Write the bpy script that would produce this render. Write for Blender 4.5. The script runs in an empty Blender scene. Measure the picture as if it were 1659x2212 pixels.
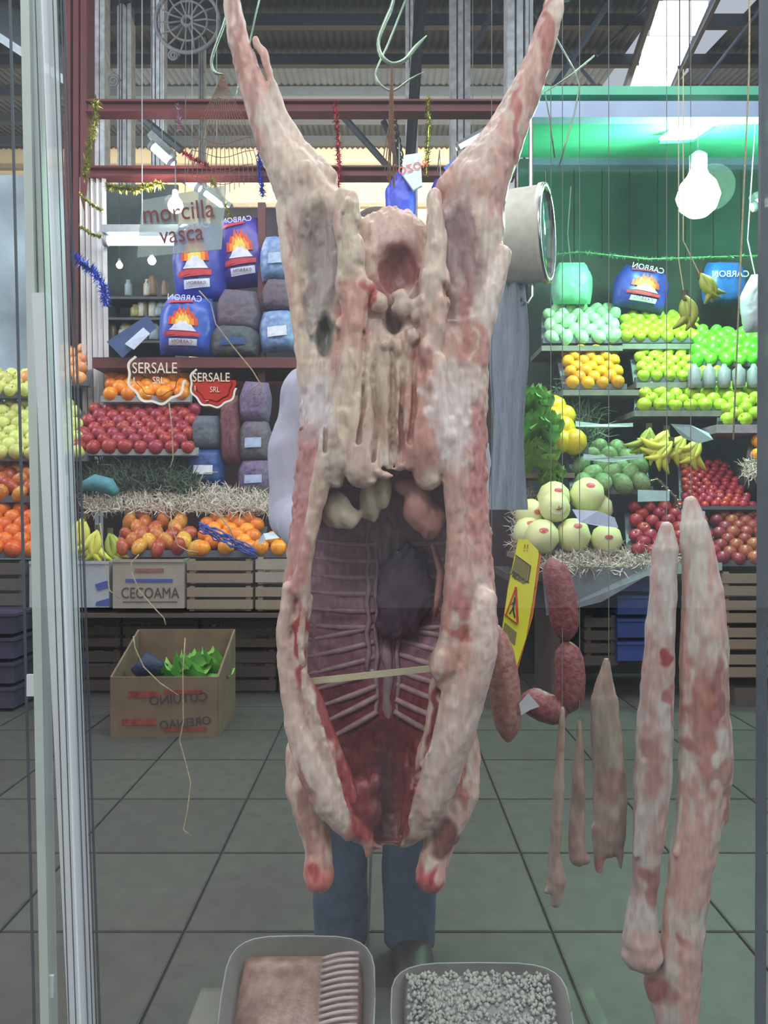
import bpy, math, random
import numpy as np
from mathutils import Vector, Matrix, Euler
R = random.Random(7)
S = bpy.context.scene
C = S.collection
PI = math.pi
F, CX, CY, H = 1720.0, 829.5, 1106.0, 1.05     # lens in pixels of the 1659x2212 frame, camera height in metres

# ---------------- camera, world, lights, exposure ----------------
cam = bpy.data.objects.new('camera', bpy.data.cameras.new('camera')); C.objects.link(cam)
cam.location = (0, 0, H); cam.rotation_euler = (PI/2, 0, 0)
cam.data.sensor_fit = 'VERTICAL'; cam.data.sensor_height = 36; cam.data.lens = 36*F/2212
cam.data.clip_start = 0.02; cam.data.clip_end = 80
S.camera = cam
S.view_settings.view_transform = 'Standard'; S.view_settings.look = 'None'
S.view_settings.gamma = 1; S.view_settings.use_curve_mapping = False
S.view_settings.exposure = 0.2
w = bpy.data.worlds.new('hall_daylight'); S.world = w; w.use_nodes = True
w.node_tree.nodes['Background'].inputs[0].default_value = (.80, .86, 1.0, 1)
w.node_tree.nodes['Background'].inputs[1].default_value = 0.62
def area(name, loc, tgt, size, power, col=(1, 1, 1)):
    l = bpy.data.lights.new(name, 'AREA'); l.shape = 'RECTANGLE'; l.size, l.size_y = size
    l.energy = power; l.color = col
    o = bpy.data.objects.new(name, l); C.objects.link(o); o.location = loc
    o.rotation_euler = (Vector(tgt)-Vector(loc)).to_track_quat('-Z', 'Y').to_euler(); return o
def point(name, loc, power, col=(1, 1, 1), r=.06):
    l = bpy.data.lights.new(name, 'POINT'); l.energy = power; l.color = col; l.shadow_soft_size = r
    o = bpy.data.objects.new(name, l); C.objects.link(o); o.location = loc; return o
area('aisle_skylight', (0.3, 2.9, 4.6), (0, 4.6, .9), (4.5, 1.2), 150, (.95, .97, 1))
area('carcass_front_fill', (-.7, -.9, 3.7), (0, 1.25, .8), (1.6, .8), 62, (1, .97, .93))  # front fill added behind the camera for the carcass
area('carcass_top_fill', (.9, 1.1, 2.75), (.1, 1.3, .8), (1.2, .25), 16, (1, .95, .93))  # overhead light added for the carcass, stands for no known lamp
area('cream_wall_fill', (0, 10.5, 5.6), (0, 14.6, 5.6), (8, 1.5), 950, (1, .9, .74))  # warm light added to brighten the cream wall, no skylight opens here
area('column_fill', (-5, 4.2, 4.6), (.5, 8.5, 5.5), (1.5, 3), 170, (.92, .96, 1))  # added out of frame to whiten the columns, not a daylight opening
area('cavity_fill_left', (-2.3, -.4, 1.9), (0, 1.25, .9), (.5, 1.2), 26, (1, .96, .93))  # side light added to reach into the belly cavity, no real lamp
area('cavity_fill_right', (2.3, -.4, 1.9), (0, 1.25, .9), (.5, 1.2), 22, (1, .96, .95))  # matching light on the right, also added for the cavity

# ---------------- helpers ----------------
def V(px, py, Y): return Vector(((px-CX)*Y/F, Y, H-(py-CY)*Y/F))
def lin(h, k=1.0):
    h = h.lstrip('#'); c = [int(h[i:i+2], 16)/255 for i in (0, 2, 4)]
    return tuple(((v/12.92 if v <= .04045 else ((v+.055)/1.055)**2.4)*k) for v in c)+(1,)
_M = {}
def mat(key, col, rough=.6, metal=0, var=.12, scale=30, bump=0, emit=0, rnd=0, col2=None, stretch=None, spec=.5, sss=0):
    if key in _M: return _M[key]
    m = bpy.data.materials.new(key); m.use_nodes = True; n = m.node_tree.nodes; L = m.node_tree.links
    b = n['Principled BSDF']; b.inputs['Roughness'].default_value = rough; b.inputs['Metallic'].default_value = metal
    b.inputs['Specular IOR Level'].default_value = spec
    c = lin(col) if isinstance(col, str) else col
    if emit:
        b.inputs['Base Color'].default_value = c; b.inputs['Emission Color'].default_value = c
        b.inputs['Emission Strength'].default_value = emit; _M[key] = m; return m
    tc = n.new('ShaderNodeTexCoord'); no = n.new('ShaderNodeTexNoise'); no.inputs['Scale'].default_value = scale
    no.inputs['Detail'].default_value = 4
    if stretch:
        mp = n.new('ShaderNodeMapping'); mp.inputs['Scale'].default_value = stretch
        L.new(tc.outputs['Object'], mp.inputs[0]); L.new(mp.outputs[0], no.inputs['Vector'])
    else: L.new(tc.outputs['Object'], no.inputs['Vector'])
    rp = n.new('ShaderNodeValToRGB'); rp.color_ramp.elements[0].position = .32; rp.color_ramp.elements[1].position = .68
    L.new(no.outputs['Fac'], rp.inputs[0])
    if col2: a, z = c, lin(col2)
    else:
        a = tuple(v*(1-var) for v in c[:3])+(1,); z = tuple(min(1, v*(1+var)) for v in c[:3])+(1,)
    rp.color_ramp.elements[0].color = a; rp.color_ramp.elements[1].color = z
    out = rp.outputs[0]
    if rnd:
        oi = n.new('ShaderNodeObjectInfo'); hs = n.new('ShaderNodeHueSaturation')
        mr = n.new('ShaderNodeMapRange'); mr.inputs['To Min'].default_value = .5-.03*rnd; mr.inputs['To Max'].default_value = .5+.03*rnd
        mv = n.new('ShaderNodeMapRange'); mv.inputs['To Min'].default_value = 1-.3*rnd; mv.inputs['To Max'].default_value = 1+.25*rnd
        L.new(oi.outputs['Random'], mr.inputs[0]); L.new(mr.outputs[0], hs.inputs['Hue'])
        L.new(oi.outputs['Random'], mv.inputs[0]); L.new(mv.outputs[0], hs.inputs['Value'])
        L.new(out, hs.inputs['Color']); out = hs.outputs[0]
    L.new(out, b.inputs['Base Color'])
    if bump:
        bp = n.new('ShaderNodeBump'); bp.inputs['Strength'].default_value = bump; bp.inputs['Distance'].default_value = .01
        L.new(no.outputs['Fac'], bp.inputs['Height']); L.new(bp.outputs[0], b.inputs['Normal'])
    _M[key] = m; return m
def clear_mat(key, tint, clear, rough=0.0, glossy=True, sheen=None):
    """thin see-through sheet: part passes straight through, the rest is reflected (glass) or scattered (film)"""
    m = bpy.data.materials.new(key); m.use_nodes = True; n = m.node_tree.nodes; L = m.node_tree.links
    n.remove(n['Principled BSDF']); t = n.new('ShaderNodeBsdfTransparent'); t.inputs[0].default_value = tint
    if glossy: g = n.new('ShaderNodeBsdfGlossy'); g.inputs['Roughness'].default_value = rough; g.inputs[0].default_value = (1, 1, 1, 1)
    else:
        g = n.new('ShaderNodeBsdfPrincipled'); g.inputs['Base Color'].default_value = sheen; g.inputs['Roughness'].default_value = .25
    mx = n.new('ShaderNodeMixShader'); mx.inputs[0].default_value = 1-clear
    L.new(t.outputs[0], mx.inputs[1]); L.new(g.outputs[0], mx.inputs[2]); L.new(mx.outputs[0], n['Material Output'].inputs[0])
    _M[key] = m; return m

class MB:
    def __init__(s): s.v = []; s.f = []; s.m = []
    def add(s, vs, fs, mi=0):
        b = len(s.v); s.v += [tuple(v) for v in vs]; s.f += [tuple(b+i for i in f) for f in fs]; s.m += [mi]*len(fs); return s
    def box(s, c, size, rot=None, mi=0):
        hx, hy, hz = (d/2 for d in size); c = Vector(c)
        vs = [Vector((x, y, z)) for x in (-hx, hx) for y in (-hy, hy) for z in (-hz, hz)]
        if rot is not None:
            M = rot if isinstance(rot, Matrix) else Euler(rot).to_matrix(); vs = [M @ v for v in vs]
        return s.add([v+c for v in vs], [(0, 1, 3, 2), (4, 6, 7, 5), (0, 4, 5, 1), (2, 3, 7, 6), (0, 2, 6, 4), (1, 5, 7, 3)], mi)
    def bar(s, a, b, wx, wy, mi=0):
        a = Vector(a); b = Vector(b); d = b-a
        q = d.to_track_quat('Z', 'Y').to_matrix(); return s.box((a+b)/2, (wx, wy, d.length), q, mi)
    def tube(s, pts, r, seg=8, mi=0, cap=True):
        pts = [Vector(p) for p in pts]; n = len(pts); rs = r if isinstance(r, (list, tuple)) else [r]*n
        vs = []; up = None
        for i, p in enumerate(pts):
            t = (pts[min(i+1, n-1)]-pts[max(i-1, 0)]).normalized()
            if up is None: up = t.orthogonal().normalized()
            else:
                up = up-t*up.dot(t); up = up.normalized() if up.length > 1e-6 else t.orthogonal().normalized()
            bi = t.cross(up)
            for k in range(seg):
                a = 2*PI*k/seg; vs.append(p+(up*math.cos(a)+bi*math.sin(a))*rs[i])
        fs = [(i*seg+k, i*seg+(k+1) % seg, (i+1)*seg+(k+1) % seg, (i+1)*seg+k) for i in range(n-1) for k in range(seg)]
        if cap: fs += [tuple(range(seg))[::-1], tuple((n-1)*seg+k for k in range(seg))]
        return s.add(vs, fs, mi)
    def lathe(s, prof, seg=14, M=None, mi=0):
        vs = [Vector((r*math.cos(2*PI*k/seg), r*math.sin(2*PI*k/seg), z)) for r, z in prof for k in range(seg)]
        if M is not None: vs = [M @ v for v in vs]
        n = len(prof)
        fs = [(i*seg+k, i*seg+(k+1) % seg, (i+1)*seg+(k+1) % seg, (i+1)*seg+k) for i in range(n-1) for k in range(seg)]
        return s.add(vs, fs+[tuple(range(seg))[::-1], tuple((n-1)*seg+k for k in range(seg))], mi)
    def prism(s, poly, th, fn, mi=0):
        """poly in 2D -> fn(u,v,t) 3D, t is 0 at the front and th at the back"""
        n = len(poly); vs = [fn(u, v, 0) for u, v in poly]+[fn(u, v, th) for u, v in poly]
        fs = [tuple(range(n)), tuple(range(2*n-1, n-1, -1))]+[(i, i+n, (i+1) % n+n, (i+1) % n) for i in range(n)]
        return s.add(vs, fs, mi)
def mesh(name, mb, mats, smooth=True, off=Vector((0, 0, 0))):
    me = bpy.data.meshes.new(name); me.from_pydata([tuple(Vector(v)-off) for v in mb.v], [], mb.f)
    for m in (mats if isinstance(mats, (list, tuple)) else [mats]): me.materials.append(m)
    me.polygons.foreach_set('material_index', mb.m)
    if smooth: me.polygons.foreach_set('use_smooth', [True]*len(me.polygons))
    me.update(); return me
def wloc(p): return Vector((0, 0, 0)) if p is None else (p.location+wloc(p.parent))
def obj(name, mb, mats, parent=None, smooth=False, auto=False):
    """links a mesh built in world coordinates, under its parent"""
    o = bpy.data.objects.new(name, mesh(name, mb, mats, smooth, wloc(parent))); C.objects.link(o)
    if parent is not None: o.parent = parent
    return o
def tag(o, label, cat, group=None, kind=None):
    o['label'] = label; o['category'] = cat
    if group: o['group'] = group
    if kind: o['kind'] = kind
    return o
def thing(name, label, cat, loc, group=None):
    o = bpy.data.objects.new(name, None); C.objects.link(o); o.location = loc; o.empty_display_size = .05
    return tag(o, label, cat, group)
def struct(name, mb, m, parent=None, smooth=False):
    o = obj(name, mb, m, parent, smooth)
    if parent is None: o['kind'] = 'structure'
    return o
def text(name, s, loc, size, m, parent=None, rot=(PI/2, 0, 0), mirror=False, sx=1.0, ext=.0006):
    cu = bpy.data.curves.new(name, 'FONT'); cu.body = s; cu.size = size; cu.extrude = ext; cu.align_x = 'CENTER'; cu.align_y = 'CENTER'
    cu.resolution_u = 3; cu.materials.append(m)
    tmp = bpy.data.objects.new(name, cu); C.objects.link(tmp); bpy.context.view_layer.update()
    me = bpy.data.meshes.new_from_object(tmp.evaluated_get(bpy.context.evaluated_depsgraph_get())); bpy.data.objects.remove(tmp)
    o = bpy.data.objects.new(name, me); C.objects.link(o); o.parent = parent
    o.location = Vector(loc)-wloc(parent); o.rotation_euler = rot; o.scale = (-sx if mirror else sx, 1, 1); return o
def dup(root, loc, rot=None, scale=None, label=None, group=None):
    r = root.copy(); C.objects.link(r); r.location = loc
    if rot is not None: r.rotation_euler = rot
    if scale is not None: r.scale = scale
    if label: r['label'] = label
    if group: r['group'] = group
    for ch in list(root.children):
        c = ch.copy(); C.objects.link(c); c.parent = r
        for g in ch.children:
            d = g.copy(); C.objects.link(d); d.parent = c
    return r

# ---- rounded bodies: distance fields turned into one continuous mesh ----
_tab = np.random.RandomState(3).rand(32, 32, 32).astype(np.float32)
def noise3(x, y, z):
    xi = np.floor(x).astype(int); yi = np.floor(y).astype(int); zi = np.floor(z).astype(int)
    fx, fy, fz = x-xi, y-yi, z-zi; fx = fx*fx*(3-2*fx); fy = fy*fy*(3-2*fy); fz = fz*fz*(3-2*fz)
    g = lambda a, b, c: _tab[(xi+a) & 31, (yi+b) & 31, (zi+c) & 31]
    l = lambda p, q, t: p+(q-p)*t
    return l(l(l(g(0, 0, 0), g(1, 0, 0), fx), l(g(0, 1, 0), g(1, 1, 0), fx), fy), l(l(g(0, 0, 1), g(1, 0, 1), fx), l(g(0, 1, 1), g(1, 1, 1), fx), fy), fz)
def smin(a, b, k):
    h = np.clip(.5+.5*(b-a)/k, 0, 1); return b+(a-b)*h-k*h*(1-h)
def tube_d(pts, q=1.0):
    """pts: (x,y,z,r); q widens the tube in depth"""
    def fn(X, Y, Z):
        d = None; Yq = Y/q
        for a, b in zip(pts[:-1], pts[1:]):
            A = (a[0], a[1]/q, a[2]); D = (b[0]-a[0], (b[1]-a[1])/q, b[2]-a[2]); L = max(1e-9, D[0]**2+D[1]**2+D[2]**2)
            t = np.clip(((X-A[0])*D[0]+(Yq-A[1])*D[1]+(Z-A[2])*D[2])/L, 0, 1)
            e = np.sqrt((X-A[0]-t*D[0])**2+(Yq-A[1]-t*D[1])**2+(Z-A[2]-t*D[2])**2)-(a[3]+(b[3]-a[3])*t)
            d = e if d is None else np.minimum(d, e)
        return d
    r = max(p[3] for p in pts)*max(1, q)
    return fn, [min(p[i] for p in pts)-r for i in range(3)], [max(p[i] for p in pts)+r for i in range(3)]
def ell_d(c, r, ang=0):
    ca, sa = math.cos(ang), math.sin(ang)
    def fn(X, Y, Z):
        x = X-c[0]; z = Z-c[2]; x, z = x*ca+z*sa, -x*sa+z*ca
        return (np.sqrt((x/r[0])**2+((Y-c[1])/r[1])**2+(z/r[2])**2)-1)*min(r)
    m = max(r[0], r[2]); e = (m, r[1], m)
    return fn, [c[i]-e[i] for i in range(3)], [c[i]+e[i] for i in range(3)]
def field_mesh(prims, lo, hi, h, rough=0.0, rs=60):
    ax = [np.arange(lo[i], hi[i]+h, h, dtype=np.float32) for i in range(3)]
    f = np.full([len(a) for a in ax], .03, np.float32)
    for op, (fn, a, b), k in prims:
        pad = .03 if op == 'u' else k+.004
        sl = tuple(slice(max(0, int((a[i]-pad-lo[i])/h)), min(len(ax[i]), int((b[i]+pad-lo[i])/h)+2)) for i in range(3))
        if any(s.stop <= s.start for s in sl): continue
        X, Y, Z = np.meshgrid(ax[0][sl[0]], ax[1][sl[1]], ax[2][sl[2]], indexing='ij', sparse=True)
        d = fn(X, Y, Z).astype(np.float32)
        if op == 'u': f[sl] = smin(f[sl], d, k)
        else: f[sl] = -smin(-f[sl], d, k)
    if rough:
        X, Y, Z = np.meshgrid(*ax, indexing='ij', sparse=True); near = np.abs(f) < .012; ii = np.nonzero(near)
        x, y, z = ax[0][ii[0]], ax[1][ii[1]], ax[2][ii[2]]
        f[ii] += rough*(noise3(x*rs, y*rs, z*rs*.55)-.5+.5*(noise3(x*rs*2.3, y*rs*2.3, z*rs*1.2)-.5))
    s = f < 0; shp = tuple(n-1 for n in f.shape); P = np.zeros(shp+(3,), np.float32); N = np.zeros(shp, np.float32)
    lo_ = np.array(lo); edges = []
    for axs in range(3):
        o1, o2 = [a for a in range(3) if a != axs]
        s0 = [slice(None)]*3; s1 = [slice(None)]*3; s0[axs] = slice(0, -1); s1[axs] = slice(1, None)
        I = np.array(np.nonzero(s[tuple(s0)] != s[tuple(s1)]))
        J = I.copy(); J[axs] += 1; a = f[tuple(I)]; b = f[tuple(J)]; t = a/(a-b)
        pos = I.T.astype(np.float32); pos[:, axs] += t
        for da in (0, -1):
            for db in (0, -1):
                K = I.copy(); K[o1] += da; K[o2] += db
                ok = np.all((K >= 0) & (K < np.array(shp)[:, None]), axis=0)
                np.add.at(P, tuple(K[:, ok]), pos[ok]); np.add.at(N, tuple(K[:, ok]), 1)
        edges.append((axs, o1, o2, I, s[tuple(I)]))
    act = N > 0; idx = np.full(shp, -1, int); idx[act] = np.arange(act.sum())
    verts = P[act]/N[act][:, None]*h+lo_
    quads = []
    for axs, o1, o2, I, ins in edges:
        ok = (I[o1] > 0) & (I[o2] > 0) & (I[o1] < shp[o1]) & (I[o2] < shp[o2]); I = I[:, ok]; ins = ins[ok]
        def g(da, db):
            K = I.copy(); K[o1] += da; K[o2] += db; return idx[tuple(K)]
        q = np.stack([g(-1, -1), g(0, -1), g(0, 0), g(-1, 0)], 1)
        flip = ~ins if axs != 1 else ins
        q[flip] = q[flip][:, ::-1]; quads.append(q)
    return verts, np.concatenate(quads)
def link_field(name, verts, quads, m, parent=None, col=None):
    me = bpy.data.meshes.new(name); off = wloc(parent)
    vv = verts-np.array(off); me.vertices.add(len(vv)); me.vertices.foreach_set('co', vv.astype(np.float32).ravel())
    me.loops.add(quads.size); me.loops.foreach_set('vertex_index', quads.ravel().astype(np.int32))
    me.polygons.add(len(quads)); me.polygons.foreach_set('loop_start', np.arange(0, quads.size, 4, dtype=np.int32))
    me.polygons.foreach_set('loop_total', np.full(len(quads), 4, np.int32))
    me.polygons.foreach_set('use_smooth', [True]*len(quads)); me.update(calc_edges=True); me.validate()
    if col is not None:
        a = me.color_attributes.new('flesh', 'FLOAT_COLOR', 'POINT')
        a.data.foreach_set('color', np.concatenate([col, np.ones((len(col), 1))], 1).astype(np.float32).ravel())
    me.materials.append(m); o = bpy.data.objects.new(name, me); C.objects.link(o)
    if parent is not None: o.parent = parent
    return o
def flesh_mat(key, rough=.42):
    m = bpy.data.materials.new(key); m.use_nodes = True; n = m.node_tree.nodes; L = m.node_tree.links; b = n['Principled BSDF']
    at = n.new('ShaderNodeAttribute'); at.attribute_name = 'flesh'
    tc = n.new('ShaderNodeTexCoord'); mp = n.new('ShaderNodeMapping'); mp.inputs['Scale'].default_value = (1, 1, .22)
    no = n.new('ShaderNodeTexNoise'); no.inputs['Scale'].default_value = 130; no.inputs['Detail'].default_value = 5
    L.new(tc.outputs['Object'], mp.inputs[0]); L.new(mp.outputs[0], no.inputs['Vector'])
    rp = n.new('ShaderNodeValToRGB'); rp.color_ramp.elements[0].position = .3; rp.color_ramp.elements[1].position = .7
    rp.color_ramp.elements[0].color = (.84, .72, .72, 1); rp.color_ramp.elements[1].color = (1.08, 1.08, 1.08, 1)
    L.new(no.outputs['Fac'], rp.inputs[0])
    mx = n.new('ShaderNodeMix'); mx.data_type = 'RGBA'; mx.blend_type = 'MULTIPLY'; mx.inputs[0].default_value = 1
    L.new(at.outputs['Color'], mx.inputs[6]); L.new(rp.outputs[0], mx.inputs[7]); L.new(mx.outputs[2], b.inputs['Base Color'])
    b.inputs['Roughness'].default_value = rough; b.inputs['Subsurface Weight'].default_value = .15; b.inputs['Subsurface Scale'].default_value = .008
    bp = n.new('ShaderNodeBump'); bp.inputs['Strength'].default_value = .25; bp.inputs['Distance'].default_value = .004
    L.new(no.outputs['Fac'], bp.inputs['Height']); L.new(bp.outputs[0], b.inputs['Normal'])
    _M[key] = m; return m

# ---------------- the butcher's display case: rail, hooks, carcass, hanging cuts ----------------
FLESH = flesh_mat('raw_flesh'); STEEL = mat('steel', '#b9bec0', .25, 1, .06); TWINE = mat('twine', '#b9a98c', .9, 0, .25, 300)
HOOKM = mat('hook_steel', '#9fb5a4', .3, .7, .1)
class Frame:
    """pixel-like modelling units on one upright plane: x, y as in the frame, d in depth behind the plane"""
    def __init__(s, Y0, ref=None): s.Y0 = Y0; s.s = (ref or Y0)/F
    def p(s, x, y, d=0): return ((x-CX)*s.s, s.Y0+d*s.s, H-(y-CY)*s.s)
    def tube(s, pts, q=1.0): return tube_d([s.p(*a[:3])+(a[3]*s.s,) for a in pts], q)
    def ell(s, x, y, d, rx, ry, rd, ang=0): return ell_d(s.p(x, y, d), (rx*s.s, rd*s.s, ry*s.s), ang)
    def inv(s, v): return v[:, 0]/s.s+CX, CY-(v[:, 2]-H)/s.s, (v[:, 1]-s.Y0)/s.s
def srgb(h): return np.array(lin(h)[:3])
def paint(x, y, d, base, base2, blobs, sc=.02, thr=(.4, .6)):
    n = noise3(x*sc, y*sc*.35, d*sc+5)*.6+noise3(x*sc*2.7, y*sc*1.1, d*sc*2.7)*.4
    t = np.clip((n-thr[0])/(thr[1]-thr[0]), 0, 1)[:, None]
    c = srgb(base)*(1-t)+srgb(base2)*t
    wx = x+18*(noise3(x*.04, y*.04, d*.04)-.5)*2; wy = y+24*(noise3(x*.04+9, y*.04, d*.04)-.5)*2
    for b in blobs:
        bx, by, rx, ry, hexc, k = b[:6]; dl, dh = (b[6], b[7]) if len(b) > 6 else (-999, 999); an = math.radians(b[8]) if len(b) > 8 else 0
        u, v = wx-bx, wy-by; u, v = u*math.cos(an)+v*math.sin(an), -u*math.sin(an)+v*math.cos(an)
        r = np.sqrt((u/rx)**2+(v/ry)**2); m = np.clip((1.25-r)/.5, 0, 1)*k*((d >= dl) & (d <= dh))
        c = c*(1-m[:, None])+srgb(hexc)*m[:, None]
    return c
G = Frame(1.25, 1.215)
U = lambda pr, k=.006: ('u', pr, k)
B = lambda pr, k=.006: ('s', pr, k)
ys = [700, 800, 900, 1000, 1100, 1200, 1300, 1400, 1480, 1560, 1650, 1720, 1790, 1835, 1850]
xl = [668, 655, 645, 635, 628, 615, 604, 602, 612, 634, 655, 680, 715, 765, 800]
xr = [1040, 1050, 1056, 1056, 1060, 1068, 1076, 1076, 1062, 1040, 1010, 990, 950, 905, 880]
dd = [60, 75, 85, 95, 100, 108, 112, 112, 110, 104, 94, 82, 64, 36, 14]
il = [740, 738, 735, 728, 700, 676, 668, 660, 672, 700, 728, 745, 770, 812, 830]
ir = [900, 910, 930, 950, 962, 975, 985, 975, 950, 935, 912, 892, 876, 868, 860]
def shell(inner):
    lo = G.p(560, 1870, -140); hi = G.p(1110, 680, 140)
    def fn(X, Y, Z):
        y = CY-(Z-H)/G.s; x = X/G.s+CX; d = (Y-G.Y0)/G.s; I = lambda t: np.interp(y, ys, t).astype(np.float32)
        L, Rr, D = I(xl), I(xr), I(dd); c = (L+Rr)/2; w = (Rr-L)/2
        e = np.clip((y-1780)/60, 0, 1)
        if inner: w = np.maximum(w-24, 4); D = np.maximum(D-20, 3)
        o = ((np.abs((x-c)/w)**2.6+np.abs(d/D)**2.6)**(1/2.6)-1)*np.minimum(w, D)
        if inner: o = np.maximum(o, 1000-y+e*60)      # the cavity begins below the loin
        else: o = np.maximum(o, np.maximum(y-1850, 690-y))
        return o*G.s
    return fn, lo, hi
def slit():
    lo = G.p(620, 1860, -150); hi = G.p(1000, 990, 10)
    def fn(X, Y, Z):
        y = CY-(Z-H)/G.s; x = X/G.s+CX; d = (Y-G.Y0)/G.s
        a = np.interp(y, ys, il).astype(np.float32); b = np.interp(y, ys, ir).astype(np.float32)
        o = np.maximum(np.maximum(a-x, x-b), d-0); return np.maximum(o, 1010-y)*G.s
    return fn, lo, hi
pr = []
# hind legs, shank to thigh
pr += [U(G.tube([(488, -75, 0, 15), (492, -20, 0, 19), (506, 60, 0, 23), (532, 140, 0, 28), (562, 230, 0, 34), (592, 300, 0, 42), (640, 370, 0, 60)]), .01),
       U(G.tube([(545, 62, -6, 8), (562, 90, -8, 9), (580, 150, -6, 9), (604, 226, -2, 12), (640, 290, 0, 18), (700, 362, 0, 26)]), .008),
       U(G.tube([(640, 370, 0, 52), (680, 450, 5, 78), (694, 560, 8, 66), (704, 700, 10, 52), (708, 860, 10, 50)], .9), .012),
       U(G.tube([(1216, -75, 0, 17), (1205, -10, 0, 24), (1182, 70, 0, 28), (1155, 150, 0, 33), (1118, 235, 0, 38), (1080, 310, 0, 50), (1042, 385, 0, 60)]), .01),
       U(G.tube([(1150, 120, -6, 8), (1110, 180, -4, 9), (1068, 260, 0, 14), (1010, 330, 0, 22), (970, 385, 0, 26)]), .008),
       U(G.tube([(1042, 385, 0, 58), (1022, 470, 5, 76), (1022, 560, 8, 70), (1010, 700, 10, 56), (1004, 860, 10, 50)], .9), .012),
       # pelvis slab and torso
       U(G.ell(846, 600, 12, 120, 175, 62), .02), U(G.tube([(846, 640, 10, 90), (846, 1000, 10, 110)], .5), .02), U(shell(False), .012)]
pr += [B(G.ell(682, 560, -72, 38, 150, 46, -.1), .012), B(G.ell(992, 545, -74, 36, 135, 46, .1), .012), B(G.ell(700, 720, -66, 18, 48, 60), .008)]
pr += [B(shell(True), .006), B(slit(), .006)]
# fat strands and muscle ridges over the loin
def strand(pts, q=1.0, k=.005): pr.append(U(G.tube(pts, q), k))
strand([(742, 420, -40, 18), (750, 520, -52, 24), (764, 600, -56, 26), (768, 680, -60, 28), (762, 760, -66, 26), (744, 850, -74, 22), (722, 930, -84, 22), (700, 1010, -88, 20), (682, 1100, -84, 16), (664, 1190, -80, 15), (650, 1270, -74, 20)])
strand([(938, 420, -40, 16), (944, 520, -54, 22), (930, 600, -58, 26), (938, 680, -60, 26), (930, 770, -66, 22), (946, 860, -76, 24), (964, 950, -88, 26), (978, 1040, -90, 20), (982, 1150, -84, 20), (992, 1250, -80, 34), (975, 1380, -78, 30), (955, 1430, -84, 30)])
strand([(606, 430, -10, 16), (620, 540, -18, 18), (640, 640, -24, 20), (652, 740, -24, 20), (660, 830, -24, 18)])
strand([(1090, 540, -20, 20), (1066, 620, -26, 26), (1044, 700, -30, 24), (1032, 780, -30, 24), (1022, 860, -34, 22)])
for x0, x1, rr in ((800, 796, 14), (826, 842, 12), (858, 862, 15), (884, 878, 14), (842, 836, 9)):
    strand([(x0, 735, -50, rr), ((x0+x1)/2+R.uniform(-8, 8), 830, -70, rr+2), (x1, 930, -84, rr+1), (x1+4, 1010, -86, rr*.7)])
strand([(905, 800, -60, 26), (900, 900, -72, 40), (915, 970, -78, 44), (925, 1030, -76, 30)], .8)
strand([(790, 820, -70, 20), (782, 930, -86, 34), (784, 1015, -92, 40)], .6)
strand([(742, 940, -80, 20), (734, 1000, -82, 26), (728, 1040, -76, 16)])
for x, y in ((770, 1022), (790, 1030), (812, 1022), (832, 1030), (800, 1042)): pr.append(U(G.ell(x, y, -100, 16, 7, 10), .003))
pr += [B(G.ell(860, 580, -60, 44, 60, 52), .006), B(G.ell(850, 690, -66, 22, 38, 46), .005)]
rr = random.Random(11)
for k in range(34):                                                    # lumps round the pelvic opening
    a = rr.uniform(-.4, PI+.4) if k < 16 else rr.uniform(0, 2*PI); q = rr.uniform(1.02, 1.3)
    x, y = (860+52*q*math.cos(a), 640+30*math.sin(a)) if k < 16 else (850+40*q*math.cos(a), 700+52*q*math.sin(a))
    s_ = rr.uniform(7, 15); pr.append(U(G.ell(x, y, -70, s_, s_*1.2, 10), .005))
for k in range(60):                                                    # crumbly fat along both pelvic ridges
    t = rr.random(); y = 440+t*560; c = 756 if k % 2 else 938
    s_ = rr.uniform(5, 11); pr.append(U(G.ell(c+rr.uniform(-26, 26), y, -58-30*t, s_, s_*rr.uniform(1.3, 2.8), 10), .011))
for x0, x1, ya, yb in ((786, 776, 720, 960), (814, 806, 740, 1000), (838, 846, 700, 1010), (872, 866, 720, 1000), (900, 884, 740, 960), (720, 706, 800, 980), (958, 972, 620, 900), (742, 730, 470, 700), (846, 852, 760, 1010)):
    pr.append(B(G.tube([(x0, ya, -72, 3), ((x0+x1)/2+rr.uniform(-7, 7), (ya*2+yb)/3, -84, 5), ((x0+x1)/2+rr.uniform(-7, 7), (ya+2*yb)/3, -94, 6), (x1, yb, -100, 5)], 2.6), .004))
# flaps, rims and forequarter
strand([(628, 1270, -70, 16), (612, 1370, -66, 14), (620, 1470, -62, 16), (640, 1560, -60, 24), (672, 1650, -58, 34), (708, 1730, -50, 36), (756, 1795, -36, 26)], 1.1)
strand([(1036, 1300, -66, 36), (1028, 1400, -74, 44), (1004, 1490, -76, 42), (980, 1580, -72, 42), (952, 1670, -60, 40), (926, 1740, -50, 36), (896, 1800, -34, 24)], .95)
strand([(668, 1290, -60, 8), (656, 1380, -60, 10), (652, 1450, -60, 12), (684, 1510, -62, 14), (716, 1600, -54, 15), (744, 1680, -44, 17), (772, 1750, -30, 20)])
strand([(940, 1470, -66, 12), (932, 1560, -60, 12), (908, 1650, -46, 13), (882, 1740, -30, 12), (872, 1810, -16, 10)])
strand([(950, 1412, -96, 18), (944, 1436, -100, 17), (950, 1470, -90, 12)])
for x, y, a, b in ((780, 1720, 32, 34), (800, 1760, 26, 38), (775, 1780, 26, 28), (792, 1812, 15, 26), (812, 1700, 16, 22), (795, 1842, 6, 16), (884, 1690, 13, 24), (880, 1660, 10, 20), (905, 1620, 10, 16)):
    pr.append(U(G.ell(x, y, -24, a, b, 24), .007))
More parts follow.
